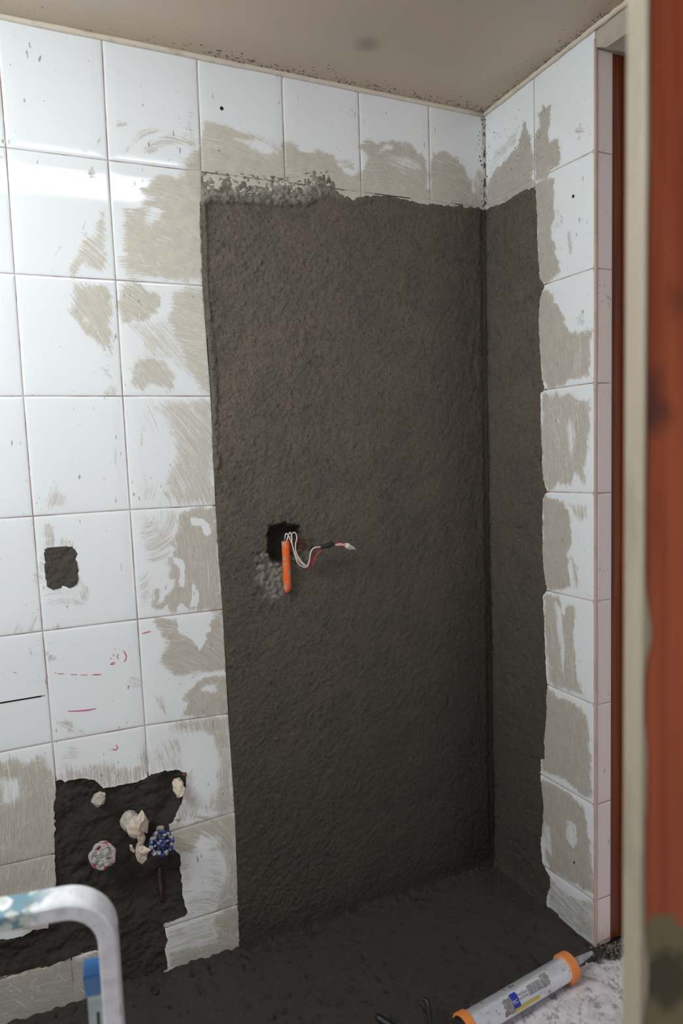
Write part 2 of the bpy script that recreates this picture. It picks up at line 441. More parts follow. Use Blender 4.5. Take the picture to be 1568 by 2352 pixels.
# smears: (poly px, ('a',cx,cy)|('l',dx,dy), density, tone 0 light..1 brown..2 grey, softness m)
SM_B = [
 ([(362,403),(425,412),(426,372),(445,352),(466,340),(468,655),(455,642),(400,640),(345,632),(300,634),(283,618),(285,560),(280,520),(290,490),(330,470),(350,455),(335,440),(352,420)],('a',330,900),.98,.0,.012),
 ([(426,385),(445,352),(470,335),(560,345),(640,362),(652,345),(660,450),(466,470),(430,420)],('a',450,900),1.1,.25,.012),
 ([(463,300),(470,280),(500,284),(545,300),(600,318),(615,325),(560,318),(535,318),(565,330),(600,350),(640,364),(652,330),(655,440),(463,440)],('a',480,760),1.0,.1,.010),
 ([(620,310),(640,330),(652,350),(648,370),(625,345)],('l',.7,.6),.55,.4,.008),
 ([(290,347),(300,320),(325,300),(350,296),(372,298),(340,310),(318,325),(300,345)],('a',390,400),.62,.2,.006),
 ([(330,350),(345,322),(375,312),(410,312),(448,315),(450,332),(425,334),(398,328),(372,338),(350,352)],('a',400,440),.66,.1,.008),
 ([(270,288),(282,279),(302,277),(300,284),(282,292)],('l',1,-.15),.7,.3,.005),
 ([(430,268),(440,262),(442,300),(450,330),(436,318),(428,290)],('l',1,.05),.55,.3,.006),
 ([(190,345),(200,322),(204,330),(198,352)],('l',.4,-1),.6,1,.004), ([(212,345),(226,312),(230,322),(220,346)],('l',.4,-1),.65,1,.004),
 ([(197,400),(205,380),(214,388),(210,410)],('l',1,.1),.6,1,.005),
 ([(232,485),(241,485),(240,520),(245,560),(243,612),(232,622),(205,617),(190,612),(175,634),(160,634),(165,608),(178,582),(184,556),(190,545),(215,545),(222,520)],('a',60,760),.72,.3,.009),
 ([(184,560),(190,515),(196,512),(200,548)],('l',.3,-1),.55,.4,.006),
 ([(125,578),(138,570),(136,585),(126,588)],('l',.6,-1),.5,1,.005),
 ([(165,655),(180,650),(215,654),(245,656),(260,680),(254,705),(250,740),(256,815),(248,800),(225,788),(210,774),(195,765),(183,737),(174,730),(152,722),(165,700),(163,675)],('l',.55,.84),.85,.35,.008),
 ([(205,775),(256,770),(258,835),(245,815)],('l',1,.25),.5,.4,.008),
 ([(232,845),(255,838),(255,868),(242,864)],('l',1,.4),.6,.5,.006),
 ([(244,905),(250,888),(262,890),(266,903),(256,907)],('l',.5,1),.5,1,.006),
 ([(276,662),(300,652),(330,660),(358,675),(364,690),(358,715),(335,738),(305,735),(284,740),(272,722)],('l',.75,.6),.85,.4,.008),
 ([(398,672),(430,666),(470,662),(484,905),(470,900),(440,868),(405,790),(392,740),(396,700)],('a',380,1100),.84,.1,.014),
 ([(300,845),(322,825),(350,823),(380,836),(398,868),(405,890),(392,900),(370,882),(345,880),(328,906),(305,880)],('l',.6,.8),.82,.3,.008),
 ([(295,745),(322,770),(330,815),(400,830),(440,875),(470,905),(484,900),(462,820),(405,752),(380,735),(330,740)],('l',.62,.8),.5,.1,.010),
 ([(300,925),(370,912),(380,960),(400,1010),(330,1010)],('l',.4,1),.22,.9,.02),
 ([(395,925),(460,915),(487,918),(497,1158),(440,1157),(368,1147),(372,1128),(395,1078),(410,1058),(402,1010),(382,962),(358,940)],('a',60,1290),.74,.3,.016),
 ([(318,1025),(326,980),(328,1000),(323,1030)],('l',.1,-1),.7,.8,.004),
 ([(262,975),(268,970),(268,1060),(272,1085),(264,1060)],('l',.05,1),.5,.8,.005),
 ([(318,1140),(325,1080),(350,1110),(370,1100),(360,1150),(330,1150)],('l',.3,-1),.38,.5,.010),
 ([(76,1075),(88,1072),(93,1081),(82,1079)],('l',1,.3),1.0,1.6,.003),
 ([(98,1172),(115,1140),(128,1110),(140,1130),(152,1138),(148,1158),(125,1160),(110,1172)],('l',.3,-1),.6,.4,.009),
 ([(418,1180),(440,1168),(497,1165),(507,1402),(440,1402),(395,1407),(352,1402),(350,1350),(385,1342),(394,1290),(402,1230),(414,1200)],('l',.1,1),1.0,.75,.008),
 ([(325,1190),(400,1178),(400,1300),(345,1300),(330,1260)],('a',330,1180),.52,.5,.014),
 ([(318,1325),(355,1300),(392,1310),(385,1345),(340,1390),(322,1403)],('a',300,1300),.42,.5,.012),
 ([(100,1262),(104,1205),(113,1198),(126,1206),(128,1256)],('l',.05,1),.72,.5,.006),
 ([(133,1255),(138,1235),(165,1240),(172,1262)],('l',.05,1),.5,.6,.006),
 ([(78,1335),(86,1300),(102,1262),(106,1340),(92,1342)],('l',1,.5),.5,.8,.008),
 ([(100,1350),(180,1345),(205,1395),(110,1402)],('a',140,1500),.34,.7,.014),
 ([(176,1310),(190,1320),(208,1382),(188,1374)],('l',.4,1),.55,.6,.006),
 ([(30,1452),(38,1430),(50,1440),(48,1455)],('l',.3,-1),.5,1,.006), ([(60,1455),(78,1410),(84,1425),(76,1452)],('l',.4,-1),.5,1,.006),
 ([(122,1445),(132,1430),(140,1440),(136,1450)],('l',.2,1),.5,.8,.005),
 ([(108,1525),(112,1500),(125,1510),(112,1530)],('l',.6,-1),.7,1,.004), ([(70,1505),(72,1490),(78,1492),(76,1512)],('l',.2,1),.7,1,.004),
 ([(358,1425),(405,1420),(430,1462),(470,1452),(486,1420),(513,1403),(526,1642),(418,1645),(432,1615),(400,1605),(420,1570),(470,1545),(400,1548),(382,1532),(375,1515),(386,1480),(370,1455)],('a',330,1700),.96,.8,.010),
 ([(296,1560),(312,1555),(325,1575),(305,1582)],('l',1,.3),.42,1,.006),
 ([(135,1658),(160,1661),(190,1682),(158,1685)],('l',.9,.5),.8,.7,.006),
 ([(345,1590),(372,1600),(385,1640),(375,1640)],('l',.5,1),.5,1,.006),
 ([(385,1668),(420,1652),(526,1640),(540,1864),(505,1872),(482,1850),(502,1765),(492,1690),(450,1680),(400,1684)],('l',.1,1),.78,.7,.014),
 ([(135,1790),(150,1760),(190,1768),(240,1752),(300,1764),(320,1752),(330,1712),(345,1732),(345,1782),(320,1795),(262,1812),(235,1812),(215,1795),(150,1798)],('l',.1,1),.66,.9,.012),
 ([(140,1740),(165,1710),(185,1730),(180,1745)],('a',150,1780),.5,.9,.010),
 ([(345,1700),(425,1690),(415,1740),(430,1770),(430,1800),(370,1770),(345,1782)],('l',.3,1),.42,.7,.016),
 ([(425,1785),(440,1775),(450,1870),(470,1880),(400,1895),(402,1870),(420,1845)],('l',.35,-1),.6,1,.012),
 ([(388,1900),(430,1888),(470,1878),(541,1866),(549,2078),(500,2088),(522,2000),(500,1930),(460,1915),(440,1960),(412,1965),(392,1945)],('a',380,2050),.86,.8,.014),
 ([(405,1965),(500,1930),(522,2080),(436,2108),(414,2010)],('a',430,2200),.48,.8,.014),
 ([(380,2228),(392,2190),(500,2160),(551,2150),(556,2190),(450,2215)],('l',1,-.25),.85,1.1,.012),
 ([(380,2225),(382,2130),(436,2108),(547,2082),(552,2180)],('l',1,-.3),.45,.9,.010),
 ([(492,2108),(548,2082),(551,2180),(500,2192)],('l',1,.0),.92,1,.010),
 ([(-100,1790),(30,1745),(60,1760),(88,1738),(112,1762),(130,1805),(130,2040),(-100,2100)],('l',.04,1),.92,1.0,.018),
 ([(-100,2080),(111,2080),(114,2136),(60,2144),(30,2128),(-100,2140)],('l',1,-.3),.85,1.0,.012),
 ([(-160,2275),(40,2240),(120,2215),(250,2180),(256,2300),(-160,2400)],('l',1,-.22),.92,1.3,.010),
]
# rubbed-clean windows in the smears
CL_B = [([(335,478),(368,470),(374,500),(348,524),(330,512)],.010,.8),
 ([(438,1190),(465,1189),(479,1205),(480,1226),(470,1231),(461,1210),(440,1206)],.003,1.5),
 ([(438,1342),(448,1339),(458,1370),(454,1393),(434,1396),(440,1370)],.003,1.5),
 ([(398,1279),(420,1288),(425,1312),(422,1346),(412,1347),(414,1312),(402,1292)],.003,1.5),
 ([(375,1330),(399,1332),(396,1352),(372,1387),(361,1387),(366,1358)],.006,1.2),
 ([(376,1395),(384,1388),(390,1408),(378,1410)],.003,1.4),([(408,1395),(415,1385),(432,1400),(430,1408),(410,1408)],.003,1.4),
 ([(345,1300),(372,1295),(380,1345),(350,1360)],.012,.6),
 ([(408,1424),(440,1414),(482,1407),(483,1430),(464,1440),(475,1470),(458,1494),(446,1474),(430,1459),(410,1455)],.003,1.5),
 ([(468,1442),(485,1440),(485,1453),(468,1454)],.003,1.5),
 ([(390,1600),(430,1565),(475,1545),(515,1538),(518,1552),(470,1556),(440,1580),(415,1610)],.006,1.1),
 ([(455,1575),(495,1572),(500,1590),(462,1590)],.008,1.0),
 ([(870,342),(890,330),(902,336),(900,346),(872,348)],.006,.9),
 ([(890,356),(930,358),(966,372),(966,392),(920,388),(888,376)],.010,.6),
 ([(0,1785),(45,1788),(50,1825),(25,1850),(0,1850)],.015,.8),
 ([(455,1690),(468,1690),(466,1740),(452,1760)],.008,.8),
 ([(430,1960),(480,1945),(490,2040),(440,2060)],.02,.3)]
SM_B += [
 ([(654,332),(668,325),(680,335),(690,347),(702,352),(732,347),(752,353),(770,372),(788,395),(810,412),(824,396),(828,470),(650,450)],('a',690,620),1.05,.35,.008),
 ([(770,370),(805,362),(812,388),(798,388)],('l',1,-.3),.6,.6,.006),
 ([(828,337),(845,326),(872,326),(900,328),(920,325),(950,336),(962,350),(976,360),(981,395),(988,482),(826,470),(828,402),(842,388),(842,354)],('a',890,640),1.0,.6,.008),
 ([(987,372),(995,354),(1022,350),(1048,364),(1066,384),(1078,408),(1088,440),(1112,470),(1112,495),(985,485)],('l',1,.5),1.0,.6,.008),
 ([(1085,440),(1092,395),(1104,390),(1112,440),(1112,490),(1088,488)],('l',.02,1),.66,.8,.008),
]
SM_R = [
 ([(1119,430),(1135,398),(1155,372),(1185,338),(1197,308),(1204,285),(1211,300),(1214,322),(1223,350),(1225,434),(1190,452),(1130,482),(1116,484)],('l',.78,-.62),.98,1.2,.006),
 ([(1122,385),(1135,352),(1165,320),(1192,298),(1180,335),(1150,370),(1124,400)],('l',.74,-.66),.46,.9,.008),
 ([(1114,400),(1122,400),(1122,470),(1114,470)],('l',.02,1),.5,.9,.004),
 ([(1226,312),(1240,290),(1236,262),(1246,248),(1264,244),(1260,282),(1254,302),(1264,322),(1280,316),(1287,350),(1284,380),(1262,392),(1246,410),(1228,414)],('l',.7,-.7),.98,1.0,.005),
 ([(1228,427),(1250,414),(1274,408),(1268,440),(1270,470),(1275,500),(1262,530),(1270,570),(1280,600),(1290,622),(1258,650),(1236,657)],('l',.4,.9),1.0,1.0,.005),
 ([(1265,470),(1285,480),(1290,520),(1272,545)],('l',.6,1),.4,.9,.006),
 ([(1300,520),(1308,528),(1318,610),(1312,614)],('l',.15,1),.62,1,.004),
 ([(1322,300),(1332,280),(1338,300),(1330,316)],('l',1,-.1),.6,1.3,.004),
 ([(1238,668),(1258,666),(1275,700),(1298,738),(1302,755),(1325,768),(1357,764),(1352,860),(1300,876),(1262,892),(1243,872),(1236,740)],('l',.12,1),.94,1.0,.007),
 ([(1315,735),(1340,715),(1335,745)],('l',.3,-1),.45,1.2,.006),
 ([(1245,905),(1300,905),(1352,918),(1352,1000),(1346,1060),(1338,1110),(1320,1090),(1310,1112),(1280,1112),(1262,1126),(1246,1110),(1242,1000)],('l',.06,1),.84,1.0,.009),
 ([(1246,1140),(1290,1150),(1302,1175),(1312,1200),(1302,1280),(1312,1352),(1258,1354),(1246,1320),(1245,1200)],('l',.06,1),1.0,1.0,.006),
 ([(1306,1158),(1352,1165),(1346,1190),(1328,1205)],('l',.1,1),.55,1,.006), ([(1312,1280),(1322,1300),(1332,1350),(1318,1352)],('l',.15,1),.7,1,.005),
 ([(1249,1366),(1280,1370),(1292,1410),(1302,1385),(1318,1386),(1318,1500),(1325,1550),(1340,1595),(1300,1585),(1262,1572),(1250,1450)],('l',.1,1),.84,1.0,.007),
 ([(1254,1583),(1300,1612),(1345,1640),(1353,1720),(1357,1835),(1300,1795),(1243,1765),(1252,1640)],('l',.2,1),.92,1.1,.008),
 ([(1242,1790),(1300,1820),(1340,1860),(1352,1930),(1360,1995),(1363,2055),(1262,1996),(1244,1930)],('l',.15,1),.92,1.1,.008),
 ([(1250,2008),(1310,2045),(1363,2072),(1363,2165),(1262,2092)],('l',.7,.7),.62,1.4,.010),
]
CL_R = [([(1308,872),(1320,812),(1334,785),(1336,862)],.006,.35),([(1300,985),(1312,950),(1320,1000),(1310,1070)],.010,.5),
 ([(1275,1385),(1288,1400),(1300,1500),(1290,1540)],.006,.7),
 ([(1300,1880),(1322,1895),(1326,1930),(1316,1950),(1300,1925)],.004,1.0),([(1248,1880),(1262,1900),(1270,1972),(1245,1942)],.005,.9),
 ([(1262,2010),(1310,2030),(1350,2065),(1330,2070),(1280,2035)],.005,.8)]
def prep(wall, sm, cl):
    out = []
    for poly, d, dens, tone, soft in sm:
        if dens >= .9: dens += .42 if wall.k == 'right' else .18
        elif dens > .8: dens += .12
        P = wall.poly(poly); c = P.mean(0)
        u0, v0 = np.mean([p[0] for p in poly]), np.mean([p[1] for p in poly])
        if d[0] == 'a': dd = ('a', np.array(wall.px(d[1], d[2])))
        else:
            q = np.array(wall.px(u0 + d[1] * 20, v0 + d[2] * 20)) - np.array(wall.px(u0, v0))
            dd = ('l', q / np.linalg.norm(q))
        out.append((P, dd, dens, tone, soft, c, P.min(0) - .03, P.max(0) + .03))
    return out, [(wall.poly(p), s, a) for p, s, a in cl]
PB = prep(WB, SM_B, CL_B); PR = prep(WR, SM_R, CL_R); PT = ([], [])
def paint(P, pp):
    n = len(P); dens = np.zeros(n); own = np.full(n, -1)
    jit = fbm(P[:, 0], P[:, 1], 45, 4, .7, 9) * .0105
    for k, (poly, dd, de, tone, soft, c, lo, hi) in enumerate(pp[0]):
        m = (P[:, 0] > lo[0]) & (P[:, 0] < hi[0]) & (P[:, 1] > lo[1]) & (P[:, 1] < hi[1])
        if not m.any(): continue
        idx = np.where(m)[0]
        s = sdpoly(P[idx], poly) + jit[idx]
        v = de * (1 - sstep(-soft * 1.1, soft * 1.3, s))
        up = v > dens[idx]
        dens[idx[up]] = v[up]; own[idx[up]] = k
    for poly, soft, a in pp[1]:
        s = sdpoly(P, poly) + jit * .5
        dens -= a * (1 - sstep(-soft, soft, s)) * (dens > 0)
    return np.clip(dens, -.6, 1.7), own
def stcoord(P, k, pp):
    """streak coordinates for points P owned by smear k"""
    if k < 0: return np.stack([P[:, 0], P[:, 1], np.full(len(P), .8)], 1)
    poly, dd, de, tone, soft, c = pp[0][k][:6]
    if dd[0] == 'a':
        q = P - dd[1]; r = np.hypot(q[:, 0], q[:, 1]); t = np.arctan2(q[:, 0], q[:, 1])
        s = t * np.hypot(*(c - dd[1]))
        return np.stack([s, r + k * .37, np.full(len(P), tone)], 1)
    e = dd[1]; nrm = np.array([-e[1], e[0]])
    q = P - c
    bend = .6 * (q @ e) ** 2
    return np.stack([q @ e, q @ nrm + bend + k * .37, np.full(len(P), tone)], 1)

JW = .00125       # half joint width
def make_tile(wall, c00, c10, c11, c01, holes, pp, mat, parent, step=.004, tilt=0., depth=.006, slot=None):
    """bilinear tile between four grid corners (bottom-left, bottom-right, top-right, top-left)"""
    c = [np.array(x, float) for x in (c00, c10, c11, c01)]
    W = np.linalg.norm(c[1] - c[0]); H = np.linalg.norm(c[3] - c[0])
    if W < .004 or H < .004: return None
    def lines(L):
        e = JW / L
        inner = [.0012 / L, .006 / L, .012 / L, .018 / L]
        nn = max(2, int(round((L - .04) / step)))
        mid = list(np.linspace(.022 / L, 1 - .022 / L, nn + 1)) if L > .06 else list(np.linspace(.02 / L, 1 - .02 / L, 3)) if L > .045 else [.5]
        a = [e] + [e + x for x in inner if e + x < mid[0]] + mid
        a += [1 - e - x for x in reversed(inner) if 1 - e - x > mid[-1]] + [1 - e]
        return np.array(a)
    us, vs = lines(W), lines(H)
    U_, V_ = np.meshgrid(us, vs)
    sh = U_.shape
    U_, V_ = U_.ravel(), V_.ravel()
    P = ((1 - U_) * (1 - V_))[:, None] * c[0] + (U_ * (1 - V_))[:, None] * c[1] + (U_ * V_)[:, None] * c[2] + ((1 - U_) * V_)[:, None] * c[3]
    de = np.minimum(np.minimum(U_, 1 - U_) * W, np.minimum(V_, 1 - V_) * H) - JW
    bw = min(.022, W * .3)
    h = -.032 * (bw - np.clip(de, 0, bw)) * 1.0 - .0005 * (1 - np.clip(de / .0012, 0, 1))
    h = h + tilt * (U_ - .5) * W
    near = False
    if holes:
        sd = sd_holes(P, holes)
        if (sd < 0).all(): return None
        near = (sd < 0).any()
    keep = np.ones(((sh[0] - 1), (sh[1] - 1)), bool)
    if near:
        ins = (sd < 0).reshape(sh)
        allin = ins[:-1, :-1] & ins[1:, :-1] & ins[:-1, 1:] & ins[1:, 1:]
        keep = ~allin
        b = np.where(sd < 0)[0]
        for _ in range(3):
            Q = P[b]; s0 = sd_holes(Q, holes); e = 5e-4
            gx = (sd_holes(Q + [e, 0], holes) - s0) / e; gy = (sd_holes(Q + [0, e], holes) - s0) / e
            g2 = np.maximum(gx * gx + gy * gy, .5)
            mv = np.clip(-s0 / g2, -.004, .004)
            mv = np.where(s0 < 0, mv, 0)
            P[b] = Q + np.stack([gx * mv, gy * mv], 1)
    if slot is not None:
        zc = V_.reshape(sh); uc = U_.reshape(sh)
        zz = (zc[:-1, :-1] + zc[1:, 1:]) / 2; uu = (uc[:-1, :-1] + uc[1:, 1:]) / 2
        keep &= ~((np.abs(zz - slot[0]) < slot[1]) & (uu < slot[2]))
    idx = np.arange(sh[0] * sh[1]).reshape(sh)
    F = np.stack([idx[:-1, :-1], idx[:-1, 1:], idx[1:, 1:], idx[1:, :-1]], -1)[keep]
    if len(F) == 0: return None
    if wall.k == 'right': F = F[:, ::-1]
    used = np.unique(F); remap = -np.ones(len(P), int); remap[used] = np.arange(len(used))
    F = remap[F]; P = P[used]; h = h[used]
    # rim
    E = {}
    for f in F.tolist():
        for i in range(4):
            a, bb = f[i], f[(i + 1) % 4]
            if (bb, a) in E: del E[(bb, a)]
            else: E[(a, bb)] = 1
    X = wall.to3(P[:, 0], P[:, 1], h)
    rim = sorted({v for e in E for v in e}); rm = {v: i for i, v in enumerate(rim)}
    n0 = len(X); nr = len(rim)
    top = X[rim]; bot = wall.to3(P[rim, 0], P[rim, 1], np.full(nr, -depth))
    allv = np.vstack([X, top, bot])
    faces = F.tolist() + [(n0 + rm[b_], n0 + rm[a_], n0 + nr + rm[a_], n0 + nr + rm[b_]) for a_, b_ in E]
    me = bpy.data.meshes.new('tile'); me.from_pydata(allv.tolist(), [], faces); me.materials.append(mat); me.materials.append(M_body)
    me.polygons.foreach_set('material_index', [0] * len(F) + [1] * len(E))
    sm = np.zeros(len(faces), bool); sm[:len(F)] = True
    me.polygons.foreach_set('use_smooth', sm)
    P2 = np.vstack([P, P[rim], P[rim]])
    dens, own = paint(P2, pp) if pp[0] else (np.zeros(len(P2)), np.full(len(P2), -1))
    a = me.attributes.new('dens', 'FLOAT', 'POINT'); a.data.foreach_set('value', dens)
    a = me.attributes.new('st', 'FLOAT_VECTOR', 'CORNER')
    lv = np.empty(len(me.loops), int); me.loops.foreach_get('vertex_index', lv)
    ls = np.empty(len(me.polygons), int); me.polygons.foreach_get('loop_total', ls)
    pi = np.repeat(np.arange(len(me.polygons)), ls)
    first = np.concatenate([[0], np.cumsum(ls)[:-1]])
    dl = dens[lv]; best = np.maximum.reduceat(dl, first)
    ow = own[lv]; fo = np.full(len(me.polygons), -1)
    ismax = dl >= best[pi] - 1e-9
    fo[pi[ismax]] = ow[ismax]
    st = np.zeros((len(lv), 3)); fl = fo[pi]
    for k in np.unique(fl):
        m = fl == k; st[m] = stcoord(P2[lv[m]], k, pp)
    a.data.foreach_set('vector', st.ravel())
    me.update()
    o = bpy.data.objects.new('tile', me); link(o, parent)
    return o

# ------------------------------------------------------------------ structure: shells
def bm_prism(pts2, to3a, to3b):
    n = len(pts2); vs = [to3a(p) for p in pts2] + [to3b(p) for p in pts2]
    fs = [tuple(range(n))[::-1], tuple(range(n, 2 * n))] + [(i, (i + 1) % n, n + (i + 1) % n, n + i) for i in range(n)]
    return vs, fs
XL = -2.42; YN = -2.85
wall_back = box('wall_back', (XL - .1, .062, -.1), (.16, .2, 2.3), M_back); wall_back['kind'] = 'structure'
wall_right = box('wall_right', (.0125, -A2 + .0065, -.1), (.0520, .06, 2.3), M_back); wall_right['kind'] = 'structure'
wr2 = box('wall_front', (.0, -1.6, 0), (.15, -1.25, 2.3), M_cream); wr2['kind'] = 'structure'
cv = [(XL, .07), (.18, .07), (.18, YN), (XL, YN)]
vs, fs = bm_prism(cv, lambda p: (p[0], p[1], ceil_z(*p)), lambda p: (p[0], p[1], ceil_z(*p) + .1))
ceiling = mesh_obj('ceiling', vs, fs, M_ceil); ceiling['kind'] = 'structure'
wall_left = box('wall_left', (XL - .1, YN, -.05), (XL, .06, 2.3), M_cream); wall_left['kind'] = 'structure'
# lintel over the doorway
vs, fs = bm_prism([(-.31, 2.086), (-A2 - .0005, 2.081), (-A2 - .030, 2.066), (-1.25, 2.066), (-1.25, 2.16), (-.31, ceil_z(0, -.31) + .01)],
                  lambda p: (.003, p[0], p[1]), lambda p: (.15, p[0], p[1]))
lintel = mesh_obj('trim_5', vs, fs, M_cream); lintel['kind'] = 'structure'

# ------------------------------------------------------------------ tile grids
TW, OFF = .7994 * .25, .6902 * .25
def gx(i): return -(OFF + i * TW) if i >= 0 else 0.0
def gz(j): return -(j - 1) * .25 + ZF
G = {}
for i in range(-1, 12):
    for j in range(0, 10):
        x = gx(i) - (0 if i >= 0 else 0)
        z = ceil_z(x, 0) - .006 if j == 0 else gz(j)
        G[i, j] = np.array([x if i >= 0 else -.0008, max(z, -.004)])
meas = {(4, 0): (234, 90), (3, 0): (452, 133), (2, 0): (647, 172), (1, 0): (823, 206), (0, 0): (984, 237),
 (4, 1): (248, 368), (4, 2): (266, 643), (4, 3): (282, 910), (4, 4): (299, 1171), (4, 5): (316, 1423), (4, 6): (333, 1667),
 (5, 1): (14, 339), (5, 2): (34, 629), (5, 3): (54, 910), (5, 4): (76, 1186), (5, 5): (98, 1450), (5, 6): (121, 1705),
 (3, 2): (466, 656), (3, 3): (485, 910), (3, 4): (496, 1161), (3, 5): (512, 1400), (3, 6): (525, 1640), (3, 7): (540, 1865), (3, 8): (548, 2078)}
for k, (u, v) in meas.items():
    q = np.array(WB.px(u, v))
    if k[1] == 0: q[1] = ceil_z(q[0], 0) - .006
    G[k] = q
for j in range(7, 10):
    G[4, j][0] = G[4, 6][0] + (j - 6) * .0005; G[5, j][0] = G[5, 6][0] + .002 * (j - 6)
G[4, 7] = np.array(WB.px(349, 1925)); G[5, 7] = np.array(WB.px(142, 1958)); G[5, 7][1] = WB.px(130, 1961)[1]
G[6, 7][1] = WB.px(0, 1987)[1]; G[6, 6][1] = WB.px(0, 1729)[1]; G[6, 5][1] = WB.px(0, 1462)[1]; G[6, 4][1] = WB.px(0, 1191)[1]
G[6, 3][1] = WB.px(0, 911)[1]; G[6, 2][1] = WB.px(0, 625)[1]; G[6, 1][1] = WB.px(0, 336)[1]
# baseline of the last course follows the photographed lower edge
for i in range(-1, 12): G[i, 9] = np.array([G[i, 9][0], .002])
SLOT = None
tiles = []
for i in range(0, 11):
    for j in range(0, 9):
        if i <= 3 and j >= 2: continue      # hacked off and rendered over
        # tile right side is column i-1, left side is column i
        st = .004 if i <= 6 else .03
        pp = PB if i <= 6 else PT
        slot = None
        if (i, j) == (6, 5):
            L = G[6, 5][1] - G[6, 6][1]
            zc = (WB.px(52, 1607)[1] - G[6, 6][1]) / L
            slot = (zc, .0036 / L, .955)
        t = make_tile(WB, G[i, j + 1], G[i - 1, j + 1], G[i - 1, j], G[i, j], HOLES_B if i <= 6 else None, pp, M_tile, wall_back, st,
                      tilt=random.uniform(-.0012, .0012), slot=slot)
        if t: tiles.append(t)
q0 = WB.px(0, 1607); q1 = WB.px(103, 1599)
box('slot', (q0[0] - .12, .00185, q1[1] - .012), (q1[0] - .007, .003, q0[1] + .012), M_dark, wall_back)  # dark strip behind the cut, painting the shade of its depth
# right wall
ra = {}
r_out = [(1360, 76), (1362, 347), (1365, 615), (1366, 879), (1368, 1133), (1368, 1383), (1368, 1621), (1364, 1850), (1363, 2068), (1362, 2171)]
r_in = [(1223, 180), (1226, 414), (1242, 656), (1252, 895), (1261, 1130), (1255, 1357), (1257, 1573), (1240, 1778), (1261, 1998), (1250, 2094)]
OUT = [np.array([A2, WR.px(*p)[1]]) for p in r_out]
IN = [np.array(WR.px(*p)) for p in r_in]
a1 = .7933 * .25
def zline(j, a):     # course line on the right wall
    s = (OUT[j][1] - IN[j][1]) / (OUT[j][0] - IN[j][0]); return IN[j][1] + s * (a - IN[j][0])
def rp(j, a):
    if j == 0: return np.array([a, ceil_z(0, -a) - .006])
    return np.array([a, zline(j, a)])
for j in range(9):
    for (aL, aR) in ((.0008, a1), (a1, A2 + .0012)):
        t = make_tile(WR, rp(j + 1, aL), rp(j + 1, aR), rp(j, aR), rp(j, aL), HOLES_R, PR, M_tile, wall_right, .0035)
# return face tiles
tr = [(1400, 118), (1402, 354), (1407, 620), (1407, 880), (1408, 1131), (1409, 1375), (1404, 1612), (1399, 1839), (1400, 2057), (1398, 2155)]
TZ = [WT.px(*p)[1] for p in tr]
for j in range(9):
    zl = [OUT[k][1] for k in (j, j + 1)]
    top = TZ[0] if j == 0 else TZ[j]
    make_tile(WT, (.0085, .5 * (OUT[j + 1][1] + TZ[j + 1])), (.0535, TZ[j + 1]), (.0535, top), (.0085, .5 * (OUT[j][1] + TZ[j]) if j else top),
              None, PT, M_tile_pink, wall_right, .01)
# grout beds
def sheet(name, wall, a0, a1_, z0, z1, step, mat, parent, hfun, keepfun, attrs=None, smooth=True):
    na = int(round((a1_ - a0) / step)) + 1; nz = int(round((z1 - z0) / step)) + 1
    A, Z = np.meshgrid(np.linspace(a0, a1_, na), np.linspace(z0, z1, nz)); sh = A.shape
    P = np.stack([A.ravel(), Z.ravel()], 1)
    keepv = keepfun(P).reshape(sh)
    k = keepv[:-1, :-1] & keepv[1:, :-1] & keepv[:-1, 1:] & keepv[1:, 1:]
    idx = np.arange(len(P)).reshape(sh)
    F = np.stack([idx[:-1, :-1], idx[:-1, 1:], idx[1:, 1:], idx[1:, :-1]], -1)[k]
    if wall.k == 'right': F = F[:, ::-1]
    used = np.unique(F); remap = -np.ones(len(P), int); remap[used] = np.arange(len(used)); F = remap[F]; P = P[used]
    X = wall.to3(P[:, 0], P[:, 1], hfun(P))
    me = bpy.data.meshes.new(name)
    me.vertices.add(len(X)); me.vertices.foreach_set('co', X.ravel())
    me.loops.add(F.size); me.loops.foreach_set('vertex_index', F.ravel().astype(np.int32))
    me.polygons.add(len(F)); me.polygons.foreach_set('loop_start', np.arange(0, F.size, 4, dtype=np.int32))
    me.update(calc_edges=True)
    me.polygons.foreach_set('use_smooth', np.full(len(F), smooth))
    me.materials.append(mat)
    for nme, fn in (attrs or {}).items():
        at = me.attributes.new(nme, 'FLOAT', 'POINT'); at.data.foreach_set('value', fn(P))
    o = bpy.data.objects.new(name, me); link(o, parent); return o
sheet('grout', WB, XL, .001, .0, 2.12, .006, M_grout, wall_back, lambda P: np.full(len(P), -.0021) + fbm(P[:, 0], P[:, 1], 80, 2) * .0004,
      lambda P: sd_holes(P, HOLES_B, 0) > .003)
sheet('grout', WR, .0, A2, .0, 2.12, .005, M_grout, wall_right, lambda P: np.full(len(P), -.0021), lambda P: sd_holes(P, HOLES_R, 0) > .003)
sheet('grout', WT, .006, .0535, .0, 2.08, .01, M_grout, wall_right, lambda P: np.full(len(P), -.0021), lambda P: np.ones(len(P), bool))

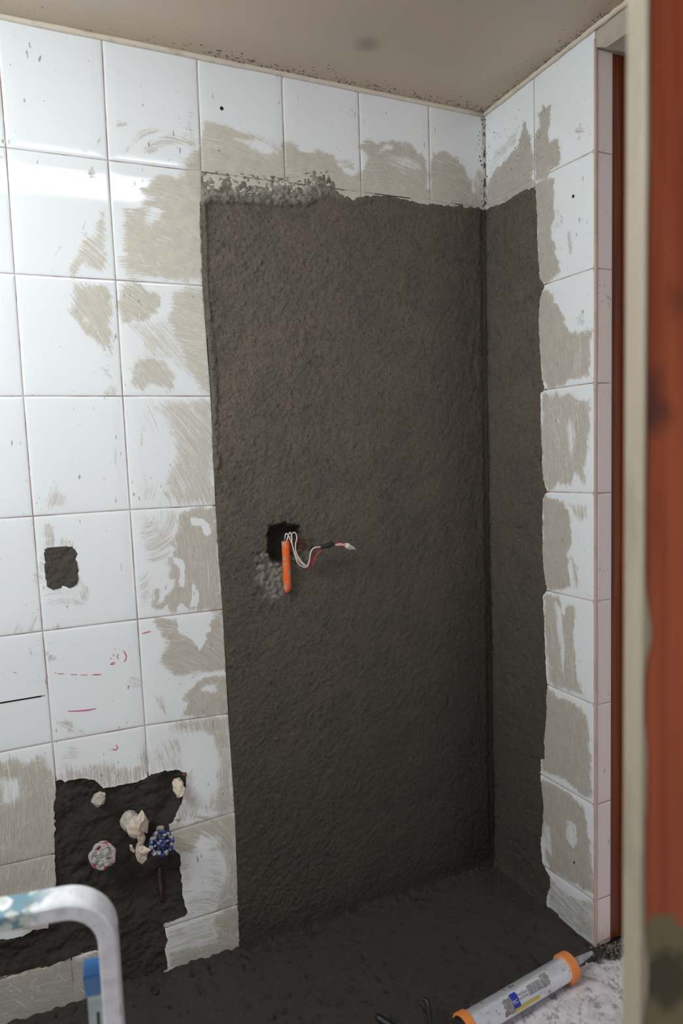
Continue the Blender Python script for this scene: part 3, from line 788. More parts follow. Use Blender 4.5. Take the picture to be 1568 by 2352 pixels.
# ------------------------------------------------------------------ mortar
CAV = WB.poly([(612, 1222), (628, 1205), (655, 1200), (694, 1208), (699, 1235), (706, 1258), (698, 1275), (684, 1286), (662, 1296), (648, 1300), (624, 1290), (613, 1270), (616, 1245)])
PALE = WB.poly([(590, 1272), (612, 1262), (622, 1285), (650, 1300), (655, 1360), (645, 1375), (605, 1378), (585, 1320)])
PALE2 = WB.poly([(672, 1270), (700, 1262), (712, 1280), (702, 1302), (668, 1306)])
RUST = WB.poly([(684, 1235), (700, 1232), (708, 1262), (690, 1278), (682, 1260)])
SCR = [(WB.px(948, 895), WB.px(1028, 818)), (WB.px(1005, 752), WB.px(1050, 680)), (WB.px(700, 700), WB.px(760, 655))]
def seg_d(P, a, b):
    a = np.array(a); b = np.array(b); e = b - a; t = np.clip(((P - a) @ e) / (e @ e), 0, 1)
    q = P - a - t[:, None] * e; return np.hypot(q[:, 0], q[:, 1])
def swirl(P):
    a, z = P[:, 0], P[:, 1]
    wx = a + fbm(a, z, 5, 2, .5, 4) * .10; wz = z + fbm(a, z, 5, 2, .5, 6) * .10
    c, s = math.cos(.85), math.sin(.85)
    d1 = fbm((wx * c + wz * s) * .25, (-wx * s + wz * c), 120, 3, .55, 7)
    vert = fbm(wx, wz * .12, 150, 3, .55, 8)
    k = sstep(-.17, -.03, a)
    return d1 * (1 - k) + vert * k
def main_h(P):
    a, z = P[:, 0], P[:, 1]
    sd = sdpoly(P, MAIN)
    h = -.0006 + fbm(a, z, 9, 3, .5, 1) * .0040 + swirl(P) * .0013 + fbm(a, z, 130, 3, .7, 2) * .0019
    h += np.maximum(fbm(a, z, 140, 2, .6, 12) - .22, 0) * .006 * (a < -.5)         # coarse grit on the left side
    out = sstep(0, .05, sd)
    top = z > 1.2
    wt = sstep(-.36, -.50, a)          # crumbly fringe only on the left half of the top edge
    fr = .0040 * (1 - sstep(-.005, .052, sd)) - .0012 + fbm(a, z, 150, 2, .8, 3) * .0048
    side = h - .003 * sstep(-.001, .005, sd)
    side_t = h + .0022 - .0062 * sstep(-.002, .009, sd + fbm(a, z, 60, 3, .6, 3) * .008)
    t = np.where(top & (sd > -.012) & (a > -.775), (1 - wt) * side_t + wt * fr, side)
    cav = sdpoly(P, CAV) + fbm(a, z, 90, 2, .6, 5) * .006
    t = t - .034 * (1 - sstep(-.007, .001, cav)) + .002 * (1 - sstep(.0, .03, np.abs(cav)))* fbm(a, z, 150, 2, .6, 1) * 3
    pl = np.minimum(sdpoly(P, PALE), sdpoly(P, PALE2))
    t = t + (1 - sstep(-.008, .008, pl)) * (fbm(a, z, 160, 3, .7, 4) * .005 - .003)
    for s in SCR: t = t - .0016 * np.exp(-(seg_d(P, *s) / .0013) ** 2)
    # the fillet where wall meets floor and the tidy groove at the corner
    t = t + .010 * np.exp(-np.clip(z, 0, 1) / .012) - .0015 * np.exp(-((a + .012) / .004) ** 2)
    return t
ZTOP = WB.px(490, 455)[1]
def zero(P): return np.zeros(len(P))
m1 = sheet('mortar_patch', WB, -.790, .008, -.012, 1.93, .003, M_mortar, wall_back, main_h,
      lambda P: sdpoly(P, MAIN) < np.where((P[:, 1] > 1.6), .056, .006),
      {'pale': lambda P: np.clip(sstep(-.016, .012, sdpoly(P, MAIN)) * sstep(ZTOP - .022, ZTOP - .008, P[:, 1]) * sstep(-.36, -.50, P[:, 0]) * .95
                                 + .85 * (1 - sstep(-.01, .008, np.minimum(sdpoly(P, PALE), sdpoly(P, PALE2)) + fbm(P[:, 0], P[:, 1], 80, 3, .6, 4) * .012)), 0, 1),
       'painted_dark': lambda P: .8 * (1 - sstep(-.012, .0, sdpoly(P, CAV))) + .45 * sstep(-.03, -.012, P[:, 0]) + .5 * np.exp(-np.clip(P[:, 1], 0, 1) / .03) + .62 * sstep(1.55, .15, P[:, 1]) + .22 * sstep(-.6, -.05, P[:, 0]),  # shade of cavity, corner and foot, and light falloff, put into the colour
       'rust': lambda P: 1 - sstep(-.006, .004, sdpoly(P, RUST))})
def right_h(P):
    a, z = P[:, 0], P[:, 1]; sd = sdpoly(P, MR)
    h = -.0012 + fbm(a, z, 9, 3, .5, 11) * .0030 + fbm(a, z * .25, 120, 3, .6, 13) * .0006 + fbm(a, z, 120, 3, .65, 12) * .0011
    h -= np.maximum(fbm(a, z, 75, 3, .6, 15) - .25, 0) * .012
    top = z > 1.65
    side = h - .003 * sstep(-.001, .005, sd)
    side_t = h + .0022 - .006 * sstep(-.002, .006, sd + fbm(a, z, 60, 3, .6, 3) * .004)
    return np.where(top & (sd > -.012), side_t, side) + .010 * np.exp(-np.clip(z, 0, 1) / .012)
m2 = sheet('mortar_patch', WR, -.002, .275, -.012, 1.99, .003, M_mortar, wall_right, right_h, lambda P: sdpoly(P, MR) < .006,
      {'pale': zero, 'painted_dark': lambda P: .12 + .5 * sstep(1.5, .15, P[:, 1]) + .25 * sstep(.012, .0, P[:, 0]), 'rust': lambda P: .5 * sstep(-.004, .001, sdpoly(P, MR)) * (P[:, 0] > .05)})  # darker below and in the corner: fading light put into the colour
def niche_h(P):
    a, z = P[:, 0], P[:, 1]; sd = sdpoly(P, NICHE)
    h = -.0045 - .004 * sstep(-.0, -.03, sd) + fbm(a, z, 22, 4, .55, 21) * .012 + fbm(a, z, 110, 3, .65, 22) * .0035
    h = np.minimum(h, .004)
    q = np.array(WB.px(322, 2060)); r = np.hypot(*(P - q).T)
    h -= .016 * np.exp(-(r / .05) ** 2)
    return np.where(sd > 0, np.minimum(h, -.002), h)
m3 = sheet('mortar_patch', WB, -1.56, -.875, -.012, .56, .0034, M_mortar, wall_back, niche_h, lambda P: sdpoly(P, NICHE) < .007,
      {'pale': zero, 'painted_dark': lambda P: np.full(len(P), .92), 'rust': zero})
m3['label'] = 'dark rough mortar around the tap fittings'
def sq_h(P):
    a, z = P[:, 0], P[:, 1]; sd = sdpoly(P, SQUARE)
    h = .0012 + fbm(a, z, 60, 4, .6, 31) * .0045
    return np.where(sd > .002, -.002, h)
m4 = sheet('mortar_patch', WB, -1.27, -1.06, .86, 1.10, .0022, M_mortar, wall_back, sq_h, lambda P: sdpoly(P, SQUARE) < .006,
      {'pale': zero, 'painted_dark': lambda P: np.full(len(P), .6), 'rust': zero})
m4['label'] = 'small square dark mortar plug in one tile'

# ------------------------------------------------------------------ floor
class Floor(Wall):
    def to3(s, a, z, h): return np.stack([a, z, h], -1)
WF = Floor('floor')
YB = -.425
floor = box('floor', (XL, YN, -.12), (.18, .06, -.03), M_back); floor['kind'] = 'structure'
def floor_h(P):
    x, y = P[:, 0], P[:, 1]
    h = fbm(x, y, 6, 3, .5, 41) * .005 + fbm(x, y, 60, 3, .6, 42) * .0007 + fbm(x, y, 170, 2, .6, 43) * .0007
    pits = np.maximum(fbm(x, y, 55, 3, .65, 44) - .30, 0); h -= pits * .03
    h += .006 * np.exp(-(-y) / .018) + .006 * np.exp(-(-x) / .015) * (y > -.27)
    h += (fbm(x, y, 45, 3, .7, 46)) * .012 * np.exp(-(-y - .01) ** 2 / .03 ** 2)
    edge = sstep(YB - .012, YB + .010, y + fbm(x, y, 25, 3, .6, 45) * .03)
    return h * (.3 + .7 * edge) + .0016 * edge - .004 * (1 - edge)
mb = sheet('mortar_bed', WF, -1.62, .012, -.50, .006, .0035, M_floor, floor, floor_h, lambda P: P[:, 1] > -.485,
      {'pale': zero, 'painted_dark': lambda P: .35 * np.exp(P[:, 1] / .03) + .1, 'rust': zero})  # darker along the wall foot
def conc_h(P): return fbm(P[:, 0], P[:, 1], 120, 3, .6, 50) * .0012 - .0012 + .002 * sstep(-.44, -.47, P[:, 1])
def dirt(P):
    x, y = P[:, 0], P[:, 1]
    d = sstep(-.450, -.412, y + fbm(x, y, 18, 4, .65, 51) * .05) + .5 * sstep(.2, .45, fbm(x, y, 60, 4, .7, 52))
    d += (1 - sstep(.015, .05, np.hypot(x - .04, y + .415) + fbm(x, y, 40, 3, .6, 53) * .02)) * .8
    return np.clip(d, 0, 1)
sheet('concrete_slab', WF, -1.0, .18, -.80, -.395, .004, M_terr, floor, conc_h, lambda P: P[:, 1] < -.3965, {'dirt': dirt})
sheet('concrete_slab', WF, XL, -1.0, YN, -.40, .05, M_terr, floor, lambda P: np.full(len(P), -.005), lambda P: P[:, 1] < 0, {'dirt': zero})
sheet('concrete_slab', WF, -1.0, .18, YN, -.80, .05, M_terr, floor, lambda P: np.full(len(P), -.002), lambda P: P[:, 1] < 0, {'dirt': zero})
# loose crumbs and clods along the wall foot and doorway corner: nobody could count them
def clods(name, spots, mat, parent):
    bm = bmesh.new()
    for (p, r) in spots:
        M = Matrix.Translation(p) @ Matrix.Rotation(random.uniform(0, 6), 4, Vector((random.random(), random.random(), 1)).normalized()) @ Matrix.Diagonal((r * random.uniform(.7, 1.3), r * random.uniform(.7, 1.3), r * random.uniform(.5, 1), 1))
        g = bmesh.ops.create_icosphere(bm, subdivisions=1, radius=1, matrix=M)
        for v in g['verts']: v.co += Vector([random.uniform(-.25, .25) * r for _ in range(3)])
    o = bm_obj(name, bm, mat, parent); o['kind'] = 'stuff'; return o
sp = [((random.uniform(-1.3, -.02), -abs(random.gauss(0, .035)) - .004, .002 + random.random() * .002), random.uniform(.0015, .005)) for _ in range(230)]
sp += [((-abs(random.gauss(0, .02)) - .003, random.uniform(-.39, -.02), .002), random.uniform(.0012, .0045)) for _ in range(90)]
sp += [((random.uniform(-1.2, -.1), random.uniform(-.40, -.03), .001), random.uniform(.0008, .0022)) for _ in range(160)]
o = clods('mortar_crumbs', sp, M_floor, None)
tag(o, 'dark mortar crumbs scattered on the shower floor along the wall foot', 'debris', kind='stuff')
sp = [((.028 + random.gauss(0, .028), -.425 + random.gauss(0, .014), .001 + random.random() * .004), random.uniform(.002, .006)) for _ in range(70)]
o = clods('rubble', sp, simple('rubble_bits', (.09, .08, .067), .9, 0, 0, 60, (.17, .13, .10)), None)
tag(o, 'brownish rubble crumbs at the foot of the tiled corner', 'debris', kind='stuff')

# ------------------------------------------------------------------ caulk beads, edge strip, mould
def strip(name, pts, r, mat, num):
    pr_ = []
    for i in range(40):
        t = i / 39; p = Vector(pts[0]).lerp(Vector(pts[1]), t)
        pr_.append(p + Vector([random.uniform(-1, 1) * .0006 for _ in range(3)]))
    o = tube(name, pr_, [r * random.uniform(.85, 1.15) for _ in pr_], mat, None, 10); o['kind'] = 'structure'; return o
strip('trim_1', [(XL, -.002, ceil_z(XL, 0) - .003), (.0, -.002, ceil_z(0, 0) - .003)], .0062, M_bead, 1)
strip('trim_2', [(-.002, 0, ceil_z(0, 0) - .003), (-.002, -.62, ceil_z(0, -.62) - .003)], .0062, M_bead, 2)
t3 = box('trim_3', (.0006, -A2 - .0016, .0), (.0072, -A2 + .0065, 2.10), M_pinktrim, None, .0009); t3['kind'] = 'structure'
t3b = tube('trim_4', [(-.0012, -.0012, ceil_z(0, 0)), (-.0012, -.0012, 1.862)], .0028, simple('corner_grout', (.55, .5, .44), .8, 0, 0, 45, (.07, .06, .055), thr=(.46, .56)), None, 8)
t3b['kind'] = 'structure'
# mould: thin crusts
def crust(spots, name, parent, wall):
    bm = bmesh.new()
    for (a, z, r) in spots:
        n = 7; vs = []
        for k in range(n):
            an = 2 * math.pi * k / n; rr = r * random.uniform(.5, 1.25)
            vs.append(bm.verts.new(Vector(wall(a + math.cos(an) * rr, z + math.sin(an) * rr, 0))))
        c = bm.verts.new(Vector(wall(a, z, .0007)))
        for k in range(n): bm.faces.new((vs[k], vs[(k + 1) % n], c))
    o = bm_obj(name, bm, M_mould, parent); o['kind'] = 'stuff'; return o
w3 = lambda W, off: (lambda a, z, h: tuple(float(x) for x in W.to3(a, z, off + h)))
sp = [(-abs(random.gauss(0, .010)) - .002, z, random.uniform(.0008, .0034)) for z in np.linspace(1.87, 2.09, 22)]
crust(sp, 'mould_spots', wall_back, w3(WB, .0002))
sp = [(abs(random.gauss(0, .009)) + .002, z, random.uniform(.0008, .003)) for z in np.linspace(1.87, 2.09, 16)]
sp += [(random.uniform(.02, .17), random.uniform(1.92, 2.06), random.uniform(.0008, .002)) for _ in range(30)]
crust(sp, 'mould_spots', wall_right, w3(WR, .0002))
sp = []
for _ in range(240):
    x = -random.random() ** 1.3 * .78; d = abs(random.gauss(0, .016)) + .007
    sp.append((x, -d, random.uniform(.0008, .003)))
for _ in range(120):
    y = -random.random() * .45; sp.append((-abs(random.gauss(0, .008)) - .008, y, random.uniform(.0008, .0025)))
crust(sp, 'mould_spots', ceiling, lambda a, z, h: (a, z, ceil_z(a, z) - .0003 - h))
# drill holes: dark discs on the glaze, painting the shade inside
def drill(W, u, v, parent, r=.0035):
    a, z = W.px(u, v); vs = []; fs = []; n = 16
    for (rr, h) in ((r * 1.25, .0002), (r, .0007), (r * .8, .0003), (r * .1, .00022)):
        for k in range(n):
            t = 2 * math.pi * k / n; vs.append(W.to3(a + rr * math.cos(t), z + rr * math.sin(t), h))
    for s in range(3):
        for k in range(n): fs.append((s * n + k, s * n + (k + 1) % n, (s + 1) * n + (k + 1) % n, (s + 1) * n + k))
    fs.append(tuple(3 * n + k for k in range(n)))
    mesh_obj('drill_hole', vs, fs, M_dark, parent)
drill(WB, 509, 249, wall_back); drill(WR, 1316, 451, wall_right, .0032); drill(WR, 1318, 1981, wall_right, .0025)

# pen marks: flat ink strokes lying on the glaze
def pen(pts, wdt=.0011):
    P = [Vector(WB.px(u, v)) for u, v in pts]; vs = []; fs = []
    for i, p in enumerate(P):
        a = P[max(i - 1, 0)]; b = P[min(i + 1, len(P) - 1)]; d = (b - a).normalized(); n = Vector((-d.y, d.x))
        ww = wdt * random.uniform(.75, 1.2) * (.55 if i in (0, len(P) - 1) else 1)
        for s in (-1, 1):
            q = p + n * ww * s; vs.append(WB.to3(q.x, q.y, .00085))
    for i in range(len(P) - 1): fs.append((2 * i, 2 * i + 1, 2 * i + 3, 2 * i + 2))
    return vs, fs
marks = [[(124, 1544), (130, 1546)], [(133, 1547), (147, 1547)], [(162, 1549), (177, 1549)], [(185, 1550), (201, 1550)], [(211, 1550), (222, 1549), (233, 1549)],
 [(155, 1633), (175, 1633), (200, 1631), (221, 1627)], [(283, 1494), (288, 1502), (290, 1509), (288, 1515), (284, 1520)], [(271, 1502), (269, 1508), (271, 1514)],
 [(253, 1526), (259, 1526), (264, 1522), (259, 1521), (253, 1526)], [(255, 1510), (253, 1514)], [(262, 1502), (259, 1506)], [(265, 1489), (263, 1491)],
 [(326, 1455), (336, 1452), (346, 1450)], [(31, 1544), (38, 1545)], [(104, 1560), (106, 1571)], [(256, 1721), (266, 1722), (270, 1716), (266, 1710)]]
vs, fs = [], []
for s in marks:
    a, b = pen(s); n = len(vs); vs += a; fs += [tuple(x + n for x in f) for f in b]
pm = mesh_obj('pen_marks', vs, fs, M_marker, wall_back); pm['label'] = 'pink-red felt pen marks on the tiles'

# ------------------------------------------------------------------ far door jamb
dj = empty('door_1', (.06, -.39, 0)); dj['kind'] = 'structure'
box('jamb', (.0545, -.392, .0), (.093, -.30, 2.082), M_jamb, dj, .002)
box('rebate', (.0885, -.405, .0), (.16, -.30, 2.075), M_jamb, dj, .004, 3)
# ------------------------------------------------------------------ foreground door leaf
DP = CAM + (lambda d: d / (R[2] @ d) * .50)(R.T @ np.array([(1478 - 784) / F_PX, 0, 1.0]))
d0 = DP - CAM; az = math.atan2(d0[1], d0[0])
er = az - math.radians(17)      # thickness direction, receding
ET = np.array([math.cos(az + math.radians(18.5)), math.sin(az + math.radians(18.5))])       # into depth and left
EW = np.array([ET[1], -ET[0]])                                            # leaf width to the right
def DOORQ(u, v):
    d = R.T @ np.array([(u - 784) / F_PX, (v - 1176) / F_PX, 1.0])
    n = ET; t = ((DP[:2] - CAM[:2]) @ n) / (d[:2] @ n); return CAM + t * d
M_door = door_mat()
leaf = empty('door_2', (DP[0], DP[1], 0)); leaf['kind'] = 'structure'
T_ = .039
def leafbox(name, w0, w1, t0, t1, z0, z1, mat, bev=.002):
    bm = bmesh.new()
    for zz in (z0, z1):
        for (wv, tv) in ((w0, t0), (w1, t0), (w1, t1), (w0, t1)):
            p = DP[:2] + EW * wv + ET * tv; bm.verts.new((p[0], p[1], zz))
    bm.verts.ensure_lookup_table(); v = bm.verts
    for f in ((3, 2, 1, 0), (4, 5, 6, 7), (0, 1, 5, 4), (1, 2, 6, 5), (2, 3, 7, 6), (3, 0, 4, 7)): bm.faces.new([v[i] for i in f])
    bmesh.ops.bevel(bm, geom=bm.edges[:], offset=bev, segments=2, affect='EDGES', profile=.5)
    return bm_obj(name, bm, mat, leaf)
leafbox('panel', .0008, .42, .0, T_ - .0005, .01, 1.98, M_door)
# painted edge, its paint lapping unevenly round onto the face
zs = np.linspace(.012, 1.978, 260); vs = []; fs = []
lap = .0012 + np.maximum(fbm(zs, zs * 0, 9, 4, .6, 61), -.05) * .004
lap += .0045 * np.exp(-((zs - DOORQ(1482, 1450)[2]) / .02) ** 2) + .004 * np.exp(-((zs - DOORQ(1482, 2250)[2]) / .03) ** 2)
for z, l in zip(zs, lap):
    for wv, tv in ((l, -.0006), (0.0, -.0008), (-.0009, .0005), (-.0010, T_ * .5), (-.0009, T_)):
        p = DP[:2] + EW * wv + ET * tv; vs.append((p[0], p[1], z))
for i in range(len(zs) - 1):
    for k in range(4): fs.append((i * 5 + k, i * 5 + k + 1, (i + 1) * 5 + k + 1, (i + 1) * 5 + k))
mesh_obj('painted_edge', vs, fs, M_creamdoor, leaf, True)

# ------------------------------------------------------------------ conduit and wires
def pxy(u, v, y): return hit(u, v, 1, y)
c0 = pxy(655.5, 1243, -.010); c1 = pxy(660.5, 1361, -.006)
vs = []; fs = []; n = 20; r0 = .0098
ax = [(0, 1.0), (0, .80), (.12, .80)]
L = Vector(c1) - Vector(c0)
rings = [(.0, .0098), (.02, .0100), (.25, .0097), (.5, .0099), (.75, .0101), (.9, .0098), (.97, .0075), (1.0, .0045)]
def ring(p, r, tilt=0):
    return [(p.x + r * math.cos(2 * math.pi * k / n), p.y + r * math.sin(2 * math.pi * k / n), p.z + tilt * math.cos(2 * math.pi * k / n + .6)) for k in range(n)]
inner = [(.10, .0078), (.0, .0078)]
seq = [Vector(c0) + L * t for t, _ in inner] + [Vector(c0) + L * t for t, _ in rings]
rad = [r for _, r in inner] + [r for _, r in rings]
for i, (p, r) in enumerate(zip(seq, rad)): vs += ring(p, r, .002 if i > len(seq) - 3 else 0)
for i in range(len(seq) - 1):
    for k in range(n): fs.append((i * n + k, i * n + (k + 1) % n, (i + 1) * n + (k + 1) % n, (i + 1) * n + k))
fs.append(tuple(range(n))); fs.append(tuple((len(seq) - 1) * n + k for k in range(n)))
cond = mesh_obj('electrical_conduit', vs, fs, M_conduit, None, True)
tag(cond, 'short orange plastic conduit stub dusted with mortar, upright in the wall hole', 'pipe')

wire_t = empty('wire_bundle', tuple(pxy(690, 1300, -.02)))
tag(wire_t, 'bundle of white and red wires looping out of the orange conduit', 'wires')
def cw(pts, y0, y1, r, mat, name='wire', n=6):
    P = []
    for i, (x, y) in enumerate(pts):
        t = i / (len(pts) - 1); yy = y0 + (y1 - y0) * t
        P.append(pxy(560 + x * .1913, 1150 + y * .1913, yy))
    return tube(name, spline(P, n), r, mat, wire_t, 8)
cw([(488,560),(485,490),(500,405),(520,400),(550,450),(590,560),(615,660),(650,750),(720,800),(760,785),(790,700),(800,620),(840,572),(925,560)], -.010, -.036, .00145, M_wire_w)
cw([(508,560),(512,490),(540,400),(560,385),(575,430),(575,500),(600,600),(640,690),(700,760),(750,797),(778,755),(792,680),(808,608),(850,563),(930,556)], -.012, -.040, .00145, M_wire_w)
cw([(520,560),(532,480),(580,400),(600,380),(625,400),(635,450),(620,520),(622,600),(650,670),(700,740),(752,786)], -.006, -.034, .00145, M_wire_w)
cw([(525,560),(530,470),(545,520),(590,620),(640,690),(680,765),(730,800),(770,818),(800,765),(816,680),(828,612),(862,582),(925,568)], -.008, -.034, .00135, M_wire_r)
cw([(826,785),(832,755),(850,700),(885,640),(940,588)], -.028, -.036, .00135, M_wire_r)
cw([(500,560),(485,520),(487,440),(505,405)], -.014, -.012, .0014, M_wire_g)
P = spline([pxy(560 + x * .1913, 1150 + y * .1913, yy) for x, y, yy in ((918,562,-.038),(950,552,-.039),(1000,540,-.042),(1050,522,-.044),(1085,518,-.045))], 6)
tube('tape_wrap', P, [.0034 + .0022 * math.sin(math.pi * i / (len(P) - 1)) for i in range(len(P))], M_black, wire_t, 10, True, True, lambda i, k: 1 + .22 * math.sin(i * 2.3 + k * .9))
cw([(1075,516),(1110,512),(1150,505),(1225,532)], -.045, -.048, .0013, M_wire_r)
cw([(1080,524),(1120,526),(1170,516),(1230,540)], -.045, -.048, .0016, M_wire_w)
cw([(1090,535),(1130,530),(1180,545),(1235,552)], -.045, -.048, .0012, M_wire_r)
cw([(1090,530),(1120,538),(1180,530),(1240,545)], -.045, -.048, .0012, M_wire_w)
fl = [(1212,512),(1262,512),(1285,535),(1318,555),(1347,588),(1310,583),(1270,590),(1232,572),(1212,560)]
vs = [pxy(560 + x * .1913, 1150 + y * .1913, -.0475 - .0015 * math.sin(i * 1.9)) for i, (x, y) in enumerate(fl)]
cq = pxy(560 + 1262 * .1913, 1150 + 550 * .1913, -.0525); nfl = len(vs)
vs.append(cq); vs += [np.array(v) + [0, .003, 0] for v in vs[:nfl]]; vs.append(cq + [0, .006, 0])
fs = [(i, (i + 1) % nfl, nfl) for i in range(nfl)] + [(nfl + 1 + (i + 1) % nfl, nfl + 1 + i, 2 * nfl + 1) for i in range(nfl)] + [((i + 1) % nfl, i, nfl + 1 + i, nfl + 1 + (i + 1) % nfl) for i in range(nfl)]
o = mesh_obj('tape_end', vs, fs, M_wire_w, wire_t); o['label'] = 'whitish tape wrapped over the wire ends'

# ------------------------------------------------------------------ taps
def blob(name, centre, rx, ry, rz, mat, parent=None, seed=0, rough=.25, sub=3, f=60):
    bm = bmesh.new(); bmesh.ops.create_icosphere(bm, subdivisions=sub, radius=1)
    for v in bm.verts:
        d = v.co.normalized()
        k = 1 + rough * float(fbm(np.array([d.x * 1.7 + d.z * .6 + seed]), np.array([d.y * 1.7 + d.z * 1.1 + seed * 2.1]), 1.5, 3, .6)[0]) * 2
        v.co = Vector((d.x * rx * k, d.y * ry * k, d.z * rz * k)) + Vector(centre)
    return bm_obj(name, bm, mat, parent)
def wheel(u, v, y, label, mat, matdust, r, lobes, caked, tilt):
    c = Vector(pxy(u, v, y))
    t = empty('tap_handle', tuple(c)); tag(t, label, 'tap handle')
    X = Vector((1, 0, .0)); 
    nrm = (Vector(CAM) - c).normalized() * .55 + Vector((0, -1, .12)) * .7 + Vector(tilt); nrm.normalize()
    ex = nrm.cross(Vector((0, 0, 1))).normalized(); ez = ex.cross(nrm).normalized()
    if ez.z < 0: ez = -ez
    def P(a, rr, h): return c + ex * math.cos(a) * rr + ez * math.sin(a) * rr + nrm * h
    # rim with finger lobes
    na, nb = 72, 10; vs = []; fs = []
    for i in range(na):
        a = 2 * math.pi * i / na; rr = r * (.86 + .10 * abs(math.cos(a * lobes / 2)) ** .7)
        for k in range(nb):
            b = 2 * math.pi * k / nb
            vs.append(P(a, rr + .0052 * math.cos(b) * (1 + .2 * math.sin(7 * a)), .0048 * math.sin(b)))
    for i in range(na):
        for k in range(nb): fs.append((i * nb + k, ((i + 1) % na) * nb + k, ((i + 1) % na) * nb + (k + 1) % nb, i * nb + (k + 1) % nb))
    mesh_obj('rim', vs, fs, mat, t, True)
    for i in range(lobes):
        a = 2 * math.pi * (i + .5) / lobes + .2
        tube('spoke', [P(a, r * .15, .002), P(a, r * .5, .0005), P(a, r * .86, 0)], [.0052, .0036, .0042], mat, t, 8)
    vs = []; fs = []; n = 20
    for (rr, h) in ((.40, -.008), (.40, .004), (.33, .0065), (.20, .0065), (.17, .0045), (.02, .0045)):
        for k in range(n): vs.append(P(2 * math.pi * k / n, r * rr, h))
    for s in range(5):
        for k in range(n): fs.append((s * n + k, s * n + (k + 1) % n, (s + 1) * n + (k + 1) % n, (s + 1) * n + k))
    fs.append(tuple(range(n))[::-1]); fs.append(tuple(5 * n + k for k in range(n)))
    mesh_obj('hub', vs, fs, mat, t, True)
    tube('stem', [P(0, 0, -.004), P(0, 0, -.012), (c.x + .006, .004, c.z + .018)], [.007, .0062, .010], M_chip, t, 12)
    # dried plaster lumps
    rnd = random.Random(int(u))
    if caked:
        for (a, rr, sz) in ((1.3, .25, .0125), (2.6, .45, .009), (.5, .5, .009), (4.1, .68, .009), (5.0, .60, .008), (5.9, .62, .0085), (1.8, .72, .0075)):
            q = P(a, r * rr, .0045); blob('plaster_lump', q, sz * 1.1, sz * .45, sz * .9, matdust, t, rnd.random() * 9, .35)
    else:
        for i in range(9):
            a = 2 * math.pi * i / 9 + rnd.uniform(-.2, .2); q = P(a, r * rnd.uniform(.66, .98), .003)
            blob('plaster_lump', q, rnd.uniform(.003, .0058), .0028, rnd.uniform(.003, .0065), matdust, t, rnd.random() * 9, .3, 2)
    return t
M_red = simple('caked_red_plastic', (.42, .01, .045), .5, 0, 0, 75, (.40, .37, .35), .5, 260, (.40, .47))
M_blue = simple('dusty_blue_plastic', (.012, .022, .11), .4, 0, 0, 110, (.40, .41, .42), .4, 260, (.54, .60))
M_dust = simple('dried_plaster', (.44, .42, .40), .9, 0, .35, 90, None, .6, 350)
wheel(235.5, 1966, -.024, 'red tap handle caked in grey plaster, left of the masked spout', M_red, M_dust, .0262, 5, True, (-.15, 0, -.05))
wheel(370, 1937, -.034, 'blue tap handle flecked with white plaster, right of the masked spout', M_blue, M_dust, .0262, 8, False, (.0, 0, .1))

# crumpled masking-tape parcels
def crumple(name, path, radii, parent, mat=M_tape, seed=1, seg=22, amp=.16, flat=.8):
    pts, T, Nn = frames(spline(path, 5)); m = len(pts)
    rr = np.interp(np.linspace(0, 1, m), np.linspace(0, 1, len(radii)), radii)
    rnd = random.Random(seed); ph = [rnd.uniform(0, 6.28) for _ in range(6)]
    vs = []; fs = []
    for i, p in enumerate(pts):
        B = T[i].cross(Nn[i])
        for k in range(seg):
            a = 2 * math.pi * k / seg
            w_ = 1 + amp * (abs(math.sin(a * 2.5 + ph[0] + i * .42)) - .5) + amp * .8 * (abs(math.sin(a * 1.5 - i * .55 + ph[1])) - .5) + rnd.uniform(-.035, .035)
            vs.append(p + (Nn[i] * math.cos(a) + B * math.sin(a) * flat) * rr[i] * w_)
    for i in range(m - 1):
        for k in range(seg): fs.append((i * seg + k, i * seg + (k + 1) % seg, (i + 1) * seg + (k + 1) % seg, (i + 1) * seg + k))
    fs.append(tuple(range(seg))[::-1]); fs.append(tuple((m - 1) * seg + k for k in range(seg)))
    return mesh_obj(name, vs, fs, mat, parent)
def sheet_poly(name, outline, centre, parent, mat):
    o3 = [Vector(pxy(u, v, y)) for u, v, y in outline]; c = Vector(pxy(*centre)); n = len(o3)
    mid = [(p + c) * .5 + Vector((0, -.003 * math.sin(i * 2.1), 0)) for i, p in enumerate(o3)]
    off = Vector((0, .0012, 0)); vs = o3 + mid + [c]; k = len(vs); vs = vs + [v + off for v in vs]
    fs = []
    for i in range(n):
        j = (i + 1) % n
        fs += [(i, j, n + j, n + i), (n + i, n + j, 2 * n)]
        fs += [(k + j, k + i, k + n + i, k + n + j), (k + n + j, k + n + i, k + 2 * n), (j, i, k + i, k + j)]
    return mesh_obj(name, vs, fs, mat, parent)
sp_t = empty('masked_spout', tuple(pxy(310, 1890, -.02)))
tag(sp_t, 'shower outlet wrapped in crumpled beige masking tape with a twisted tail', 'wrapped pipe')
blob('wrapped_bulb', pxy(299, 1886, -.014), .0225, .022, .0235, simple('dusty_tape', (.47, .43, .36), .8, 0, .25, 60, None, .6, 300), sp_t, 2.2, .07, 4)
